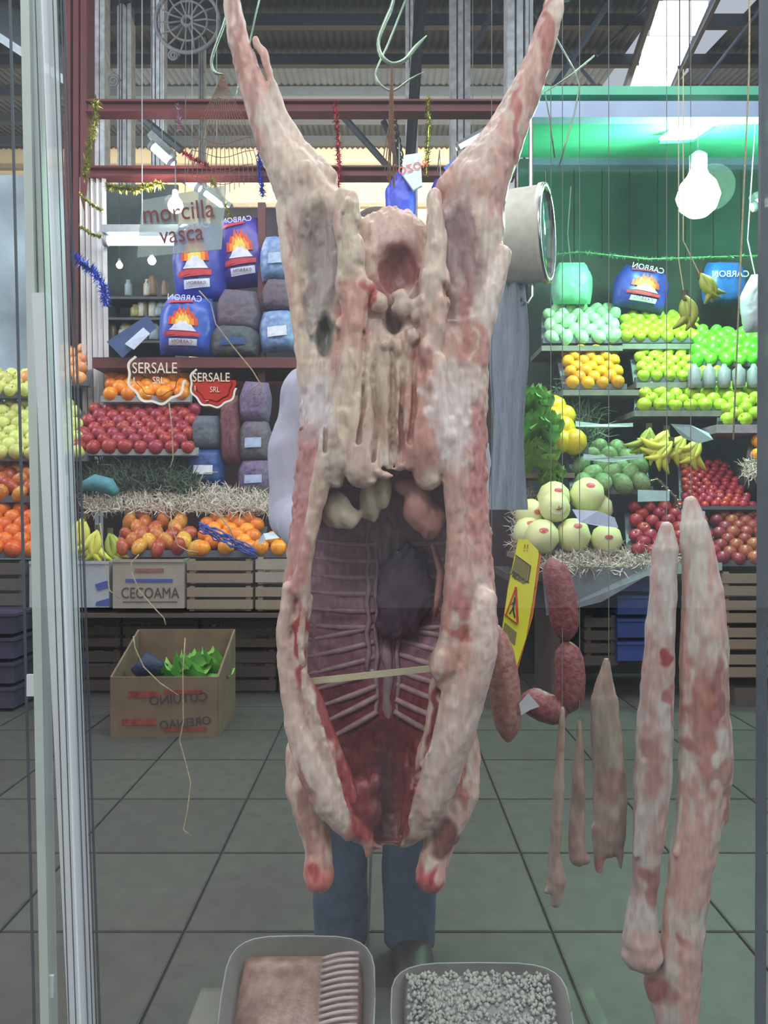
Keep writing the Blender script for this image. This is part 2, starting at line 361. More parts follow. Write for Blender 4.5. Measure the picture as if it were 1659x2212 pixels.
# forelegs folded behind the brisket, sawn at the knee
strand([(668, 1590, 30, 36), (652, 1650, 26, 44), (656, 1720, 10, 46), (672, 1790, -6, 36), (684, 1850, -16, 29), (688, 1895, -22, 33)], 1, .012)
strand([(1000, 1590, 30, 34), (1008, 1660, 26, 40), (998, 1730, 10, 44), (968, 1800, -6, 38), (944, 1855, -16, 31), (932, 1900, -22, 33)], 1, .012)
for x in (688, 932): pr.append(U(G.ell(x, 1908, -34, 30, 26, 26), .006))
# the shoulder muscle lines
v, q = field_mesh(pr, G.p(440, 1950, -150), G.p(1270, -105, 150), 3.4*G.s, .0034, 105)
x, y, d = G.inv(v)
blobs = [
 (846, 620, 130, 200, '#d9c0b3', .75), (762, 520, 26, 130, '#d8ccb8', .8), (940, 520, 24, 120, '#dccfc0', .8), (760, 690, 34, 90, '#d79c92', .8), (760, 900, 26, 160, '#ddcbb6', .8),
 (800, 640, 16, 36, '#b8433f', .9), (842, 505, 60, 30, '#d5b4b0', .8), (682, 560, 46, 150, '#9c9498', .75, -60, 40), (992, 560, 44, 150, '#ab8f97', .75, -60, 40), (700, 720, 22, 44, '#767a72', .9, -60, 40),
 (860, 580, 46, 60, '#93504f', .95, -56, 60), (850, 690, 20, 36, '#6f4c4c', .95, -60, 60), (840, 850, 60, 100, '#c4b29a', .7), (905, 930, 42, 120, '#c48f84', .9), (905, 790, 20, 40, '#b87670', .7),
 (930, 880, 22, 40, '#e5dadb', .8), (985, 930, 46, 80, '#e6dcdf', .85), (990, 840, 50, 60, '#dfd5d6', .7), (680, 880, 48, 70, '#dfd6dc', .85), (784, 990, 44, 60, '#d6bcb0', .9), (730, 1000, 26, 60, '#cdbdb1', .9),
 (664, 1060, 40, 140, '#bf7f80', .85, -80, 80), (640, 1180, 24, 120, '#c3807e', .7), (682, 1120, 14, 170, '#dcc3ae', .9, -130, -70), (1036, 1010, 26, 150, '#c27b78', .85), (1050, 1180, 30, 110, '#c98f87', .8),
 (1000, 1290, 26, 40, '#d9a09c', .6), (1000, 1355, 44, 14, '#b95658', .7), (985, 1300, 22, 30, '#c05a5e', .5), (1040, 1380, 30, 160, '#e0ccc8', .8), (620, 1420, 20, 150, '#dcc2b8', .85), (655, 1370, 15, 100, '#a93d45', .9, -80, 80),
 (640, 1560, 30, 80, '#e0cec5', .8), (690, 1690, 50, 110, '#e3d2ca', .85, -140, -10, -25), (970, 1620, 50, 150, '#e3d0cb', .85, -140, 0, 15),
 (702, 1530, 20, 80, '#a8454a', .9, -80, 20, -20), (748, 1680, 20, 90, '#b04a4e', .9, -70, 20, -18), (934, 1540, 13, 90, '#8f3138', .9, -80, 20, 8), (886, 1730, 16, 100, '#8f3138', .9, -60, 20, 14), (888, 1690, 14, 40, '#d9a5a5', .8),
 (790, 1760, 42, 80, '#a82f3a', .92, -70, 60), (770, 1720, 20, 20, '#cf6a6c', .8), (660, 1690, 26, 60, '#b0726e', .8, -90, 90), (632, 1680, 14, 90, '#d8c4b8', .8), (664, 1780, 26, 50, '#a98278', .8, -90, 90),
 (1000, 1690, 22, 60, '#b8706a', .85, -50, 90), (1022, 1680, 14, 80, '#dccabf', .85), (962, 1815, 30, 40, '#7d4245', .9, -90, 90), (688, 1900, 38, 40, '#cf7470', .95, -90, 90), (688, 1885, 10, 16, '#a83b44', .8), (932, 1905, 36, 38, '#c7535a', .9, -90, 90), (950, 1880, 16, 16, '#e2bcb4', .9), (925, 1895, 9, 22, '#a52a38', .8),
 (500, 60, 14, 120, '#a97672', .7), (545, 220, 12, 120, '#b08583', .7), (590, 150, 14, 120, '#c9bfb2', .8), (650, 350, 60, 60, '#d3c3b4', .85), (710, 420, 40, 40, '#d9ccb9', .7), (1185, 60, 16, 90, '#a95a57', .8), (1150, 170, 16, 70, '#b98a82', .7), (1120, 260, 12, 100, '#b0504e', .75), (1040, 330, 40, 60, '#cfbab2', .8), (1100, 200, 12, 110, '#d0c4ba', .8),
 (1060, 620, 20, 60, '#e3d6d3', .9), (1045, 750, 14, 60, '#c27a74', .7), (645, 700, 14, 160, '#dcc9b4', .8), (1010, 700, 16, 100, '#b56560', .6)]
col = paint(x, y, d, '#cfa49a', '#ddcdc2', blobs, .022, (.34, .62))
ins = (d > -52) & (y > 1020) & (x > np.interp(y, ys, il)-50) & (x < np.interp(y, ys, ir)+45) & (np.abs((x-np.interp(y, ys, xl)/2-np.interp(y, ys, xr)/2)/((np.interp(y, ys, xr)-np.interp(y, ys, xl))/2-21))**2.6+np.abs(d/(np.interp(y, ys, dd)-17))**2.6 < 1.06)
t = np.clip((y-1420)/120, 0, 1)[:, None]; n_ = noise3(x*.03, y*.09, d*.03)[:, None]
inc = (srgb('#b88ea4')*(1-t)+srgb('#8e4048')*t)*(.7+.6*n_)  # mauve is the reflected shirt's tint, painted into the flesh colour
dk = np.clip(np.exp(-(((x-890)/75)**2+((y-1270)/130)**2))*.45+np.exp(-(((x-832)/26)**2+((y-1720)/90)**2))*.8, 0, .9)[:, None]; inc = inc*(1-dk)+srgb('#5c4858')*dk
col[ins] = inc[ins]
loc = G.p(846, 1106)
carc = thing('lamb_carcass', 'whole skinned lamb carcass hung by its hind legs with belly cut open', 'carcass', Vector(loc))
link_field('body', v, q, FLESH, carc, col)
RIB = mat('rib_bone', '#c9adb4', .45, 0, .15, 60, col2='#b48c96'); SPINE = mat('spine_sinew', '#b59aa6', .45, 0, .2, 50); FAT = mat('suet', '#d8c7b2', .5, 0, .1, 40, .3)
PINKF = mat('kidney_flesh', '#c48c86', .35, 0, .15, 40, .2); DARKM = mat('liver_flesh', '#64505f', .25, 0, .15, 20, .1)
for i in range(13):
    y = 1165+i*39; 
    for sd in (-1, 1):
        L_, R_ = np.interp(y, ys, xl), np.interp(y, ys, xr); c0 = (L_+R_)/2; wv = (R_-L_)/2-24; D_ = np.interp(y, ys, dd)-21
        rise = (-12 if i < 6 else 26+(i-6)*6)*(.9+.2*R.random()); pts = []
        for k in range(9):
            u = .12+.80*k/8; dep = D_*(1-u**2.6)**(1/2.6)
            pts.append(G.p(c0+sd*wv*u, y-rise*(1-u)*1.2+ (8*math.sin(u*3)), dep+3.5))
        mb = MB().tube(pts, [7.5*G.s*(.6+.4*math.sin(PI*min(1, .2+k/9))) for k in range(9)], 7)
        obj('rib', mb, RIB, carc, True)
mb = MB()
for x0, r0, y1 in ((838, 12, 1680), (812, 5, 1600), (862, 5, 1700), (792, 6, 1480)):
    mb.tube([G.p(x0+3*math.sin(k*1.3), 1120+k*(y1-1120)/24, 91 if x0 == 838 else 86) for k in range(25)], [r0*G.s*(1+.25*math.sin(k*2.4)) for k in range(25)], 8)
obj('spine', mb, SPINE, carc, True)
def lump(name, parent, m, *els):
    v_, q_ = field_mesh([U(e, .008) for e in els], [min(e[1][i] for e in els)-.01 for i in range(3)], [max(e[2][i] for e in els)+.01 for i in range(3)], .0028, .004, 80)
    return link_field(name, v_, q_, m, parent)
lump('kidney_fat', carc, FAT, G.ell(724, 1100, -20, 34, 40, 30), G.ell(748, 1120, -24, 26, 26, 22), G.ell(800, 1080, -10, 24, 50, 22), G.ell(830, 1060, -20, 18, 40, 20))
lump('kidney', carc, PINKF, G.ell(905, 1095, -30, 34, 50, 30), G.ell(935, 1125, -26, 30, 42, 26), G.ell(890, 1050, -30, 40, 20, 24))
lump('liver', carc, DARKM, G.ell(880, 1280, 66, 62, 100, 20), G.ell(845, 1350, 62, 34, 50, 18))
obj('organ_lining', MB().tube([G.p(940, 1180, 30), G.p(958, 1240, 36), G.p(952, 1300, 40), G.p(945, 1345, 42)], [6*G.s, 9*G.s, 8*G.s, 5*G.s], 8), PINKF, carc, True)
# spreader stick
a, b = Vector(G.p(668, 1474, -40)), Vector(G.p(946, 1441, -56)); mb = MB().bar(a, b, 9*G.s, 13*G.s)
tag(obj('spreader_stick', mb, mat('pale_wood', '#cdc4a6', .7, 0, .12, 40, .2, stretch=(3, 40, 40))), 'pale flat wooden stick propping the belly of the carcass open', 'stick')
# hook rail and hooks
tag(obj('hook_rail', MB().tube([(-1.1, 1.25, 1.965), (1.1, 1.25, 1.965)], .014, 12).tube([(-1.05, 1.25, 1.965), (-1.05, 1.25, 2.6)], .01).tube([(1.05, 1.25, 1.965), (1.05, 1.25, 2.6)], .01), STEEL), 'round steel rail that the butcher hooks hang from', 'rail')
def hook(pts, label, r=.0032, Y=1.25, reach=True, d=0):
    P = [V(px, py, Y) for px, py in pts]
    if reach:
        top = Vector((P[0].x, Y, 1.965)); P = [top+Vector((-.018, .0, -.01)), top+Vector((-.012, 0, .014)), top+Vector((.004, 0, .019)), top+Vector((.016, 0, .004)), top+Vector((.012, 0, -.03))]+P
    Q = []
    for i in range(len(P)-1):
        for k in range(3):
            t = k/3; p0, p1, p2, p3 = P[max(i-1, 0)], P[i], P[i+1], P[min(i+2, len(P)-1)]
            Q.append(.5*((2*p1)+(p2-p0)*t+(2*p0-5*p1+4*p2-p3)*t*t+(3*p1-p0-3*p2+p3)*t**3))
    Q.append(P[-1]); return tag(obj('butcher_hook', MB().tube(Q, [r]*(len(Q)-3)+[r*.8, r*.5, r*.15], 8), HOOKM, None, True), label, 'hook', 'butcher hooks on the rail')
hook([(850, 0), (833, 45), (818, 85), (822, 118), (846, 138), (874, 130), (895, 105), (922, 76)], 'large empty steel hook above the opening between the hind legs')
hook([(876, 0), (838, 95), (815, 145), (812, 168), (830, 190), (852, 195), (885, 172), (916, 155)], 'thin empty hook just below the large central one', .0018, 1.33)
hook([(490, 30), (462, 110), (457, 140), (466, 158), (485, 160)], 'thin hook to the left of the left hind leg', .0025, 1.28)
hook([(560, 0), (535, 110), (518, 165), (508, 215)], 'long thin hook wire behind the left hind leg', .0016, 1.36)
hook([(480, -80), (476, -30), (490, 0), (515, 2)], 'steel hook through the shank of the left hind leg', .004, 1.25)
hook([(1210, -80), (1206, -30), (1222, 0), (1238, -12)], 'steel hook through the shank of the right hind leg', .004, 1.25)
def wire(name, pts, Y, r, label, cat, m=TWINE, grp=None):
    return tag(obj(name, MB().tube([V(a, b, Y) for a, b in pts], r, 6), m, None, True), label, cat, grp)
wire('wire_hanger', [(1284, 120), (1230, 165), (1177, 200), (1188, 260), (1198, 340)], 1.3, .0014, 'bent wire with a sloping arm hanging beside the right hind leg', 'wire', HOOKM)
wire('wire_hanger', [(1200, 80), (1240, 150), (1252, 185), (1242, 240), (1222, 310), (1207, 360)], 1.31, .0014, 'bent wire curving down like a boomerang under the grey beam', 'wire', HOOKM)
wire('string', [(1618, -200), (1619, 60), (1618, 160), (1600, 560), (1584, 950)], 1.2, .0013, 'long pale string hanging straight down near the right edge', 'string')
# twine tied below the large hook, splayed into strands
t0 = Vector(V(847, 138, 1.25))
mb = MB()
for k in range(9):
    a = R.uniform(-1, 1); mb.tube([t0, t0+Vector((a*.004, 0, -.05)), t0+Vector((a*.006, a*.004, -.10)), t0+Vector((a*.016, a*.006, -.15)), t0+Vector((a*.02, 0, -.2+.05*abs(a)))], .0009, 5)
tag(obj('twine_bunch', mb, mat('brown_twine', '#7d5a4c', .9, 0, .3, 300)), 'bunch of brown twine knotted under the large central hook', 'twine')
t0 = Vector(V(481, 158, 1.3)); mb = MB()
for k in range(16):
    a = -1+2*k/15; mb.tube([t0, t0+Vector((a*.012, 0, -.03)), t0+Vector((a*.035, .0, -.075)), t0+Vector((a*.055, 0, -.14)), t0+Vector((a*.058, 0, -.2+.03*abs(a)))], .0007, 4)
for k in range(4): mb.tube([t0+Vector((-.05+.1*j/8, 0, -.11-.022*k+.006*math.cos(j*.8))) for j in range(9)], .0006, 4)
tag(obj('string_net', mb, mat('net_twine', '#8a6a60', .9, 0, .3, 300)), 'cone of brown netting strings hanging left of the left hind leg', 'net')

# cuts hanging on the right
def cut(name, label, cat, prims, lo, hi, cols, blobs, K, group=None, cord=None, rough=.004, h=3.4):
    v, q = field_mesh(prims, K.p(*lo), K.p(*hi), h*K.s, rough, 60); x, y, d = K.inv(v)
    c = paint(x, y, d, cols[0], cols[1], blobs, .03, (.4, .58)); o = link_field(name, v, q, FLESH, None, c); tag(o, label, cat, group)
    if cord:
        cx_, cy_ = cord; P = Vector(K.p(cx_, cy_)); top = Vector((P.x, P.y, 2.0))
        c_ = obj('cord', MB().tube([P, top], .0007, 6), CORD, o)
    return o
cat_of = {}; CORD = mat('grey_cord', '#7d8080', .8)
K = Frame(1.36)
tag(obj('hook_rail', MB().tube([(.1, 1.36, 2.0), (1.3, 1.36, 2.0)], .012, 12).tube([(.12, 1.36, 2.0), (.12, 1.36, 2.6)], .008).tube([(1.28, 1.36, 2.0), (1.28, 1.36, 2.6)], .008), STEEL), 'shorter second steel rail carrying the cuts on the right', 'rail')
def T(*pts, q=1.0): return U(K.tube(list(pts), q), .008)
l1 = 'long fatty leg with a blunt pale foot, left of the hanging pair'; cat_of[l1] = 'the fatty leg with the blunt foot'
cut('lamb_shank', l1, 'meat', [T((1440, 1140, 0, 14), (1438, 1190, 0, 27), (1430, 1300, 0, 30), (1424, 1420, 0, 32), (1415, 1560, 0, 37), (1410, 1680, 0, 40), (1404, 1780, 0, 34), (1398, 1850, 0, 30), (1392, 1920, 0, 27), (1386, 1970, 0, 32), (1384, 2030, 0, 40), (1388, 2062, 0, 38)), U(K.ell(1386, 2062, 0, 44, 22, 28), .01), T((1386, 1640, -24, 6), (1368, 1760, -24, 5), (1366, 1840, -20, 5))],
    (1310, 2110, -60), (1500, 1120, 60), ('#c2a6a3', '#c9c3c1'), [(1436, 1500, 14, 16, '#a85656', .8), (1430, 1425, 14, 12, '#a04646', .9), (1395, 1640, 20, 70, '#a87672', .7), (1405, 1900, 26, 50, '#a56e6c', .9), (1445, 1560, 8, 60, '#a45c60', .6), (1385, 2040, 50, 40, '#d8b3ad', .8)], K, 'legs hanging on the right', (1440, 1150), h=3.6)
l2 = 'longest fatty leg reaching below the frame, right of the hanging pair'; cat_of[l2] = 'the longest fatty leg'
cut('lamb_shank', l2, 'meat', [T((1492, 1085, 0, 14), (1500, 1140, 0, 30), (1520, 1280, 0, 42), (1522, 1400, 0, 50), (1520, 1520, 0, 50), (1520, 1660, 0, 52), (1508, 1780, 0, 48), (1492, 1880, 0, 46), (1478, 1980, 0, 44), (1470, 2080, 0, 44), (1462, 2180, 0, 44), (1460, 2290, 0, 40)), T((1560, 1560, -10, 14), (1566, 1660, -10, 14), (1552, 1760, -6, 16)), T((1466, 1800, -16, 7), (1452, 1836, -20, 6)), T((1415, 2080, 10, 16), (1420, 2130, 10, 24), (1440, 2200, 10, 26))],
    (1380, 2330, -70), (1600, 1060, 70), ('#cfa9a3', '#d2cbc6'), [(1500, 1560, 22, 150, '#b3766e', .85), (1530, 1480, 16, 80, '#9c5a62', .8), (1560, 1500, 12, 90, '#b78078', .7), (1535, 1650, 40, 26, '#b27f76', .8), (1560, 1780, 12, 120, '#a8706c', .8), (1465, 2020, 8, 20, '#a84a4a', .8), (1420, 2130, 26, 40, '#a5524e', .8), (1480, 2120, 30, 120, '#d2a9a2', .8), (1518, 2080, 10, 160, '#a85a58', .8)], K, 'legs hanging on the right', (1492, 1090), h=3.8)
l3 = 'thin pale trotter hanging furthest left in the row of small cuts'; cat_of[l3] = 'the thin pale trotter'
cut('hanging_trotter', l3, 'meat', [T((1215, 1530, 0, 5), (1212, 1600, 0, 9), (1206, 1700, 0, 13), (1203, 1780, 0, 12), (1196, 1850, 0, 13), (1204, 1900, 0, 20), (1200, 1950, 0, 11)), T((1190, 1915, 0, 8), (1180, 1925, 0, 6))], (1150, 1980, -40), (1250, 1510, 40), ('#a88f86', '#b2a096'), [], K, 'small cuts hanging on the right', (1215, 1530))
l4 = 'short trotter with a flared foot between the thin trotter and the flank'; cat_of[l4] = 'the short trotter with the flared foot'
cut('hanging_trotter', l4, 'meat', [T((1252, 1560, 4, 5), (1252, 1640, 4, 12), (1250, 1740, 4, 16), (1246, 1810, 4, 18), (1248, 1850, 4, 20)), U(K.ell(1256, 1858, 4, 22, 12, 14), .006)], (1200, 1900, -40), (1300, 1540, 50), ('#97807a', '#a8948a'), [(1248, 1840, 26, 30, '#ac8983', .7)], K, 'small cuts hanging on the right', (1252, 1560))
l5 = 'wide thin flank of meat ending in two ragged points'; cat_of[l5] = 'the wide thin flank'
cut('hanging_flank', l5, 'meat', [T((1315, 1430, 20, 6), (1310, 1520, 20, 30), (1318, 1640, 20, 36), (1324, 1740, 20, 38), (1325, 1810, 20, 34), (1320, 1840, 20, 24), q=.5), T((1300, 1800, 20, 18), (1302, 1850, 20, 15), (1300, 1888, 20, 9), q=.7), T((1340, 1810, 20, 14), (1346, 1860, 20, 8), (1347, 1884, 20, 4))], (1250, 1920, -30), (1400, 1400, 70), ('#a08a82', '#b3a69c'), [(1320, 1700, 26, 40, '#9c6c66', .7), (1310, 1600, 30, 90, '#9a978c', .6), (1302, 1870, 16, 26, '#a3635e', .8)], K, 'small cuts hanging on the right', (1315, 1430))
SAUS = mat('sausage', '#7a383e', .45, 0, .2, 120, .3, col2='#9a6064')
def chorizo(label, pts, Y, r, m=SAUS):
    P = [V(a, b, Y) for a, b in pts]; o = thing('sausage_string', label, 'sausage', P[0], 'sausages hanging beside the carcass')
    for a, b in zip(P[:-1], P[1:]):
        dirv = b-a; side = Vector((-dirv.z, 0, dirv.x)).normalized()*r*.25
        Q = [a+dirv*t+side*math.sin(PI*t) for t in (.0, .05, .12, .25, .5, .75, .88, .95, 1)]
        obj('sausage_link', MB().tube(Q, [r*z for z in (.18, .5, .8, .97, 1, .97, .8, .5, .18)], 12), m, o, True)
    obj('string', MB().tube([P[0], Vector((P[0].x, Y, 1.995))], .0007, 6), CORD, o); return o
chorizo('long red sausage string curling into a loop right of the yellow sign', [(1190, 1205), (1222, 1385), (1226, 1540), (1130, 1500)], 1.38, .026)
chorizo('pale-ended pink sausage hanging behind the tip of the yellow sign', [(1062, 1345), (1098, 1602)], 1.36, .027, mat('pink_sausage', '#94605c', .4, 0, .2, 90, .3, col2='#b98a80'))
tag(obj('price_tag', MB().prism([(1122, 1520), (1142, 1498), (1166, 1526), (1144, 1534), (1126, 1546)], .002, lambda u, v_, t: V(u, v_, 1.335)+Vector((0, t, 0))), mat('white_paper', '#c9ccd8', .6)), 'small crumpled white paper tag on the looped sausage', 'tag')

# ---------------- the glass front ----------------
GL = clear_mat('window_glass', (.985, 1, .99, 1), .855)
g = struct('window_1', MB().box((.1, .905, 1.25), (2.4, .006, 2.5)), GL)
ALU = mat('milky_plastic', '#cfd8d6', .45, 0, .06, 8); ALW = mat('white_post', '#e8ebf2', .4, 0, .05, 6); LINE = mat('dark_line', '#4a5260', .6)
pst = thing('glass_door_post', 'ribbed whitish plastic door post along the left edge of the glass', 'post', V(130, 2100, .93))
PT = lambda px, py, Yv=.93: V(px, py, Yv)
def slat(name, xt, xb, wd, Yv, th, m, yt=-60, yb=2290):
    a, b = V(xt, yt, Yv), V(xb, yb, Yv); obj(name, MB().bar(a, b, wd*Yv/F, th), m, pst)
slat('side_strip', 62, 108, 46, .93, .010, ALU); slat('bulging_tube', 96, 178, 58, .928, .016, ALW, 640); slat('upper_strip', 76, 98, 30, .932, .008, ALU, -60, 640)
FILM = clear_mat('ribbed_film', (.93, .97, .98, 1), .5, glossy=False, sheen=(.85, .90, .95, 1))
slat('ribbed_strip', 104, 192, 78, .915, .002, FILM)
for k in range(8):
    e = (1-(1-k/7)**1.6); slat('rib_line', 74+e*64, 152+e*68, 2.2, .9125, .001, LINE)
slat('edge_line', 20, 76, 3, .94, .003, LINE); 
for yy in (1480, 2130): obj('bracket', MB().box(V(70 if yy < 2000 else 105, yy, .922), (.012, .004, .025)), ALW, pst)
# right edge frame and lower sill
tag(obj('door_edge', MB().bar(V(1652, -60, .92), V(1642, 2290, .92), .007, .01), mat('dark_frame', '#5a606c', .5)), 'thin dark frame edge of the glass at the far right', 'frame')
# stickers on the glass
STK = mat('sticker_white', '#dcdcd2', .6); SRED = mat('sticker_red', '#b03a35', .5); STX = mat('sticker_text', '#e2d3c0', .6)
def badge(cx_, cy_, r, fill, label, grp, tx, sz):
    o = thing('shop_sticker', label, 'sticker', V(cx_, cy_, .9), grp); Y = .9
    rad = lambda a: r*(1+.045*math.cos(9*a)); P = lambda a, k, t=0: V(cx_+rad(a)*k*math.cos(a), cy_+rad(a)*k*math.sin(a), Y)+Vector((0, -.0006+t, 0))
    A = [math.radians(12+k*3.4) for k in range(62)]; mb = MB()
    for a0, a1 in zip(A[:-1], A[1:]):
        mb.add([P(a0, 1.0), P(a1, 1.0), P(a1, 1.09), P(a0, 1.09), P(a0, 1.0, .0008), P(a1, 1.0, .0008), P(a1, 1.09, .0008), P(a0, 1.09, .0008)], [(0, 1, 2, 3), (7, 6, 5, 4), (0, 4, 5, 1), (3, 2, 6, 7)])
    obj('outline', mb, STK, o)
    B2 = [math.radians(-8+k*3.5) for k in range(57)]
    if fill:
        n = len(B2); obj('red_field', MB().add([P(a, .97, .0004) for a in B2]+[P(a, .97, .0009) for a in B2], [tuple(range(n)), tuple(range(2*n-1, n-1, -1))]), SRED, o)
    mb = MB()
    for a0, a1 in zip(B2[:-8:2], B2[2:-8:2]): mb.bar(P(a0, .78), P(a1, .78), .0008, .0006)
    obj('ring_line', mb, mat('sticker_ring', '#7c2f26' if not fill else '#5d2020', .6), o)
    for u in ((.86, 2.75, 3.0), (.84, 1.85, 2.0)): obj('highlight', MB().bar(P(u[1], u[0]), P(u[2], u[0]), .0022, .0006), STK, o)
    text('lettering', tx, V(cx_-6, cy_-12, Y-.001), sz, STX, o, sx=.8, ext=.0002); text('lettering', 'SRL', V(cx_+2, cy_+14, Y-.001), sz*.62, STX, o, sx=.8, ext=.0002); return o
badge(340, 808, 60, False, 'round scalloped shop sticker with clear middle over the oranges', 'shop stickers on the glass', 'SERSALE', .0175)
badge(462, 828, 48, True, 'red scalloped shop sticker right of the clear one', 'shop stickers on the glass', 'SERSALE', .0145)
# translucent product card
card_ = thing('product_card', 'translucent plastic card with maroon lettering hanging tilted at upper left', 'sign', V(390, 470, 1.0))
card = obj('card_sheet', MB().prism([(307, 432), (488, 400), (478, 538), (296, 556)], .002, lambda u, v_, t: V(u, v_, 1.0)+Vector((0, t, 0))), clear_mat('milky_card', (.9, .95, .95, 1), .5, glossy=False, sheen=(.62, .70, .70, 1)), card_)
MRN = mat('maroon_ink', '#8c3540', .6)
text('lettering', 'morcilla', V(385, 458, .998), .033, MRN, card, (PI/2, -.09, 0), ext=.0003, sx=.85)
text('lettering', 'vasca', V(392, 506, .998), .031, MRN, card, (PI/2, -.09, 0), ext=.0003, sx=.85)
obj('card_string', MB().tube([V(400, 416, 1.0), V(402, -40, 1.0)], .0005, 5), CORD, card_)
# loose twine ends on the inside of the glass
for i, (lb, pts) in enumerate([
 ('long twine running from the blue charcoal sacks to a small loop', [(430, 628), (455, 655), (466, 700), (500, 745), (545, 800), (566, 835), (560, 852), (546, 850), (545, 838), (560, 828)]),
 ('twine curving down beside the mesh bags', [(470, 1020), (440, 1022), (430, 1045), (445, 1075), (470, 1110), (495, 1140), (510, 1175)]),
 ('short twine lying across the mangoes', [(368, 1105), (372, 1140), (384, 1178), (405, 1190), (428, 1193)]),
 ('twine hanging in front of the bananas', [(216, 1130), (222, 1180), (230, 1230), (236, 1275), (258, 1292)]),
 ('twine curling over the lettered carton', [(300, 1198), (284, 1215), (286, 1240), (300, 1275), (330, 1310), (354, 1335), (358, 1350)]),
 ('bent twine above the floor carton', [(288, 1374), (292, 1400), (310, 1440), (345, 1475), (385, 1502)]),
 ('longest twine hanging down over the floor ending in a hooked tip', [(400, 1378), (395, 1450), (396, 1560), (388, 1600), (402, 1650), (412, 1690), (405, 1750), (396, 1792), (413, 1806)]),
 ('kinked twine between the two shop stickers', [(365, 870), (372, 930), (374, 990), (368, 1010)])]):
    wire('loose_twine', pts, .912, .0008, lb, 'twine', grp='loose twines on the glass')
# shelf with two packed trays
SH = clear_mat('shelf_glass', (.97, .99, .98, 1), .96, .3)
tag(obj('glass_shelf', MB().box((.02, 1.085, .318), (.60, .27, .006)), SH), 'clear glass shelf under the two packed trays', 'shelf')
for sx_ in (-.17, .19): tag(obj('shelf_bracket', MB().box((sx_, 1.085, .16), (.02, .25, .306)), mat('dull_foot', '#55585a', .8)), 'steel foot under the %s end of the glass shelf' % ('left' if sx_ < 0 else 'right'), 'bracket')
BIC = clear_mat('clear_plastic', (.97, .98, .98, 1), .86)
def tray(cx_, cy_, wpx, hpx, label, name, build):
    o = thing(name, label, 'package', V(cx_, 2230, 1.06)); Yc = 1.08; k = Yc/F; W, D = wpx*k, .17
    M = Matrix.Rotation(math.radians(-0), 4, 'X'); base = Vector(((cx_-CX)*k, 1.02, .335)); D *= hpx/190; ux = Vector((1, 0, 0)); uy = Vector((0, .80, .60)); un = Vector((0, -.60, .80))
    f = lambda u, v_, n: base+ux*(u*W/2)+uy*(v_*D)+un*n
    rc = lambda kx, ky, n, N=28: [f(kx*math.copysign(abs(math.cos(2*PI*i/N))**.5, math.cos(2*PI*i/N)), .5+ky*.5*math.copysign(abs(math.sin(2*PI*i/N))**.5, math.sin(2*PI*i/N)), n) for i in range(N)]
    N = 28; a, b, c, d = rc(.86, .86, -.012), rc(1, 1, .018), rc(1.03, 1.03, .018), rc(.88, .88, -.016)
    fs = [tuple(range(N))[::-1]]+[(i+r_*N, (i+1) % N+r_*N, (i+1) % N+(r_+1)*N, i+(r_+1)*N) for r_ in range(3) for i in range(N)]+[tuple(range(3*N, 4*N))]
    obj('tray_shell', MB().add(a+b+c+d, fs), mat('foam_tray', '#6b6866', .6), o, True)
    e, e2 = rc(.98, .98, .026), rc(.8, .8, .052)
    obj('lid_rim', MB().tube(c+[c[0]], .0014, 6), mat('rim_shine', '#8f9494', .2), o, True)
    build(o, f); return o
def ham(o, f):
    mb = MB(); nu, nv = 26, 16
    for i in range(nu):
        for j in range(nv):
            pass
    P = [[f(-.86+1.72*i/nu, .08+.84*j/nv, .036*max(0, (1-abs(-1+2*i/nu)**4)*(1-abs(-1+2*j/nv)**4))**.5*.8+(.002*math.sin(i*6.3) if i > 15 else 0)-.01) for j in range(nv+1)] for i in range(nu+1)]
    vs = [p for r_ in P for p in r_]; fs = [(i*(nv+1)+j, (i+1)*(nv+1)+j, (i+1)*(nv+1)+j+1, i*(nv+1)+j+1) for i in range(nu) for j in range(nv)]
    obj('meat_block', MB().add(vs, fs), mat('brawn', '#7d5a52', .35, 0, .2, 60, .2, col2='#a08478'), o, True)
    for k in range(12): obj('fat_ridge', MB().tube([f(.30+.5*t/6, .22+.052*k+.05*(t/6), .026+.006*math.sin(PI*t/6)) for t in range(7)], .0028, 6), mat('fat_strip', '#b3a3a6', .4), o, True)
def tripe(o, f):
    rr = random.Random(5); mb = MB(); nu, nv = 26, 18
    vs = [f(-.88+1.76*i/nu, .06+.88*j/nv, .034*max(0, (1-abs(-1+2*i/nu)**4)*(1-abs(-1+2*j/nv)**4))**.5-.008+rr.uniform(0, .006)) for i in range(nu+1) for j in range(nv+1)]
    obj('contents', mb.add(vs, [(i*(nv+1)+j, (i+1)*(nv+1)+j, (i+1)*(nv+1)+j+1, i*(nv+1)+j+1) for i in range(nu) for j in range(nv)]), mat('tripe', '#85878a', .45, 0, .2, 80, .4), o, True)
    mb = MB()
    for k in range(1100):
        u, v_ = rr.uniform(-.84, .84), rr.uniform(.1, .9); n = .034*max(0, (1-abs(u)**4)*(1-abs(2*v_-1)**4))**.5-.004; r_ = rr.uniform(.0018, .005)
        c = f(u, v_, n); q = [c+Vector(e)*r_*rr.uniform(.7, 1.2) for e in ((1, 0, 0), (0, 1, 0), (-1, 0, 0), (0, -1, 0), (0, 0, 1), (0, 0, -1))]
        mb.add(q, [(0, 1, 4), (1, 2, 4), (2, 3, 4), (3, 0, 4), (1, 0, 5), (2, 1, 5), (3, 2, 5), (0, 3, 5)])
    c = obj('curds', mb, mat('tripe_bits', '#9fa19c', .45, 0, .12, 80), o, True); c['kind'] = 'stuff'
tray(645, 2120, 320, 175, 'plastic tray of brownish pressed meat with a ribbed fatty side', 'meat_tray', ham)
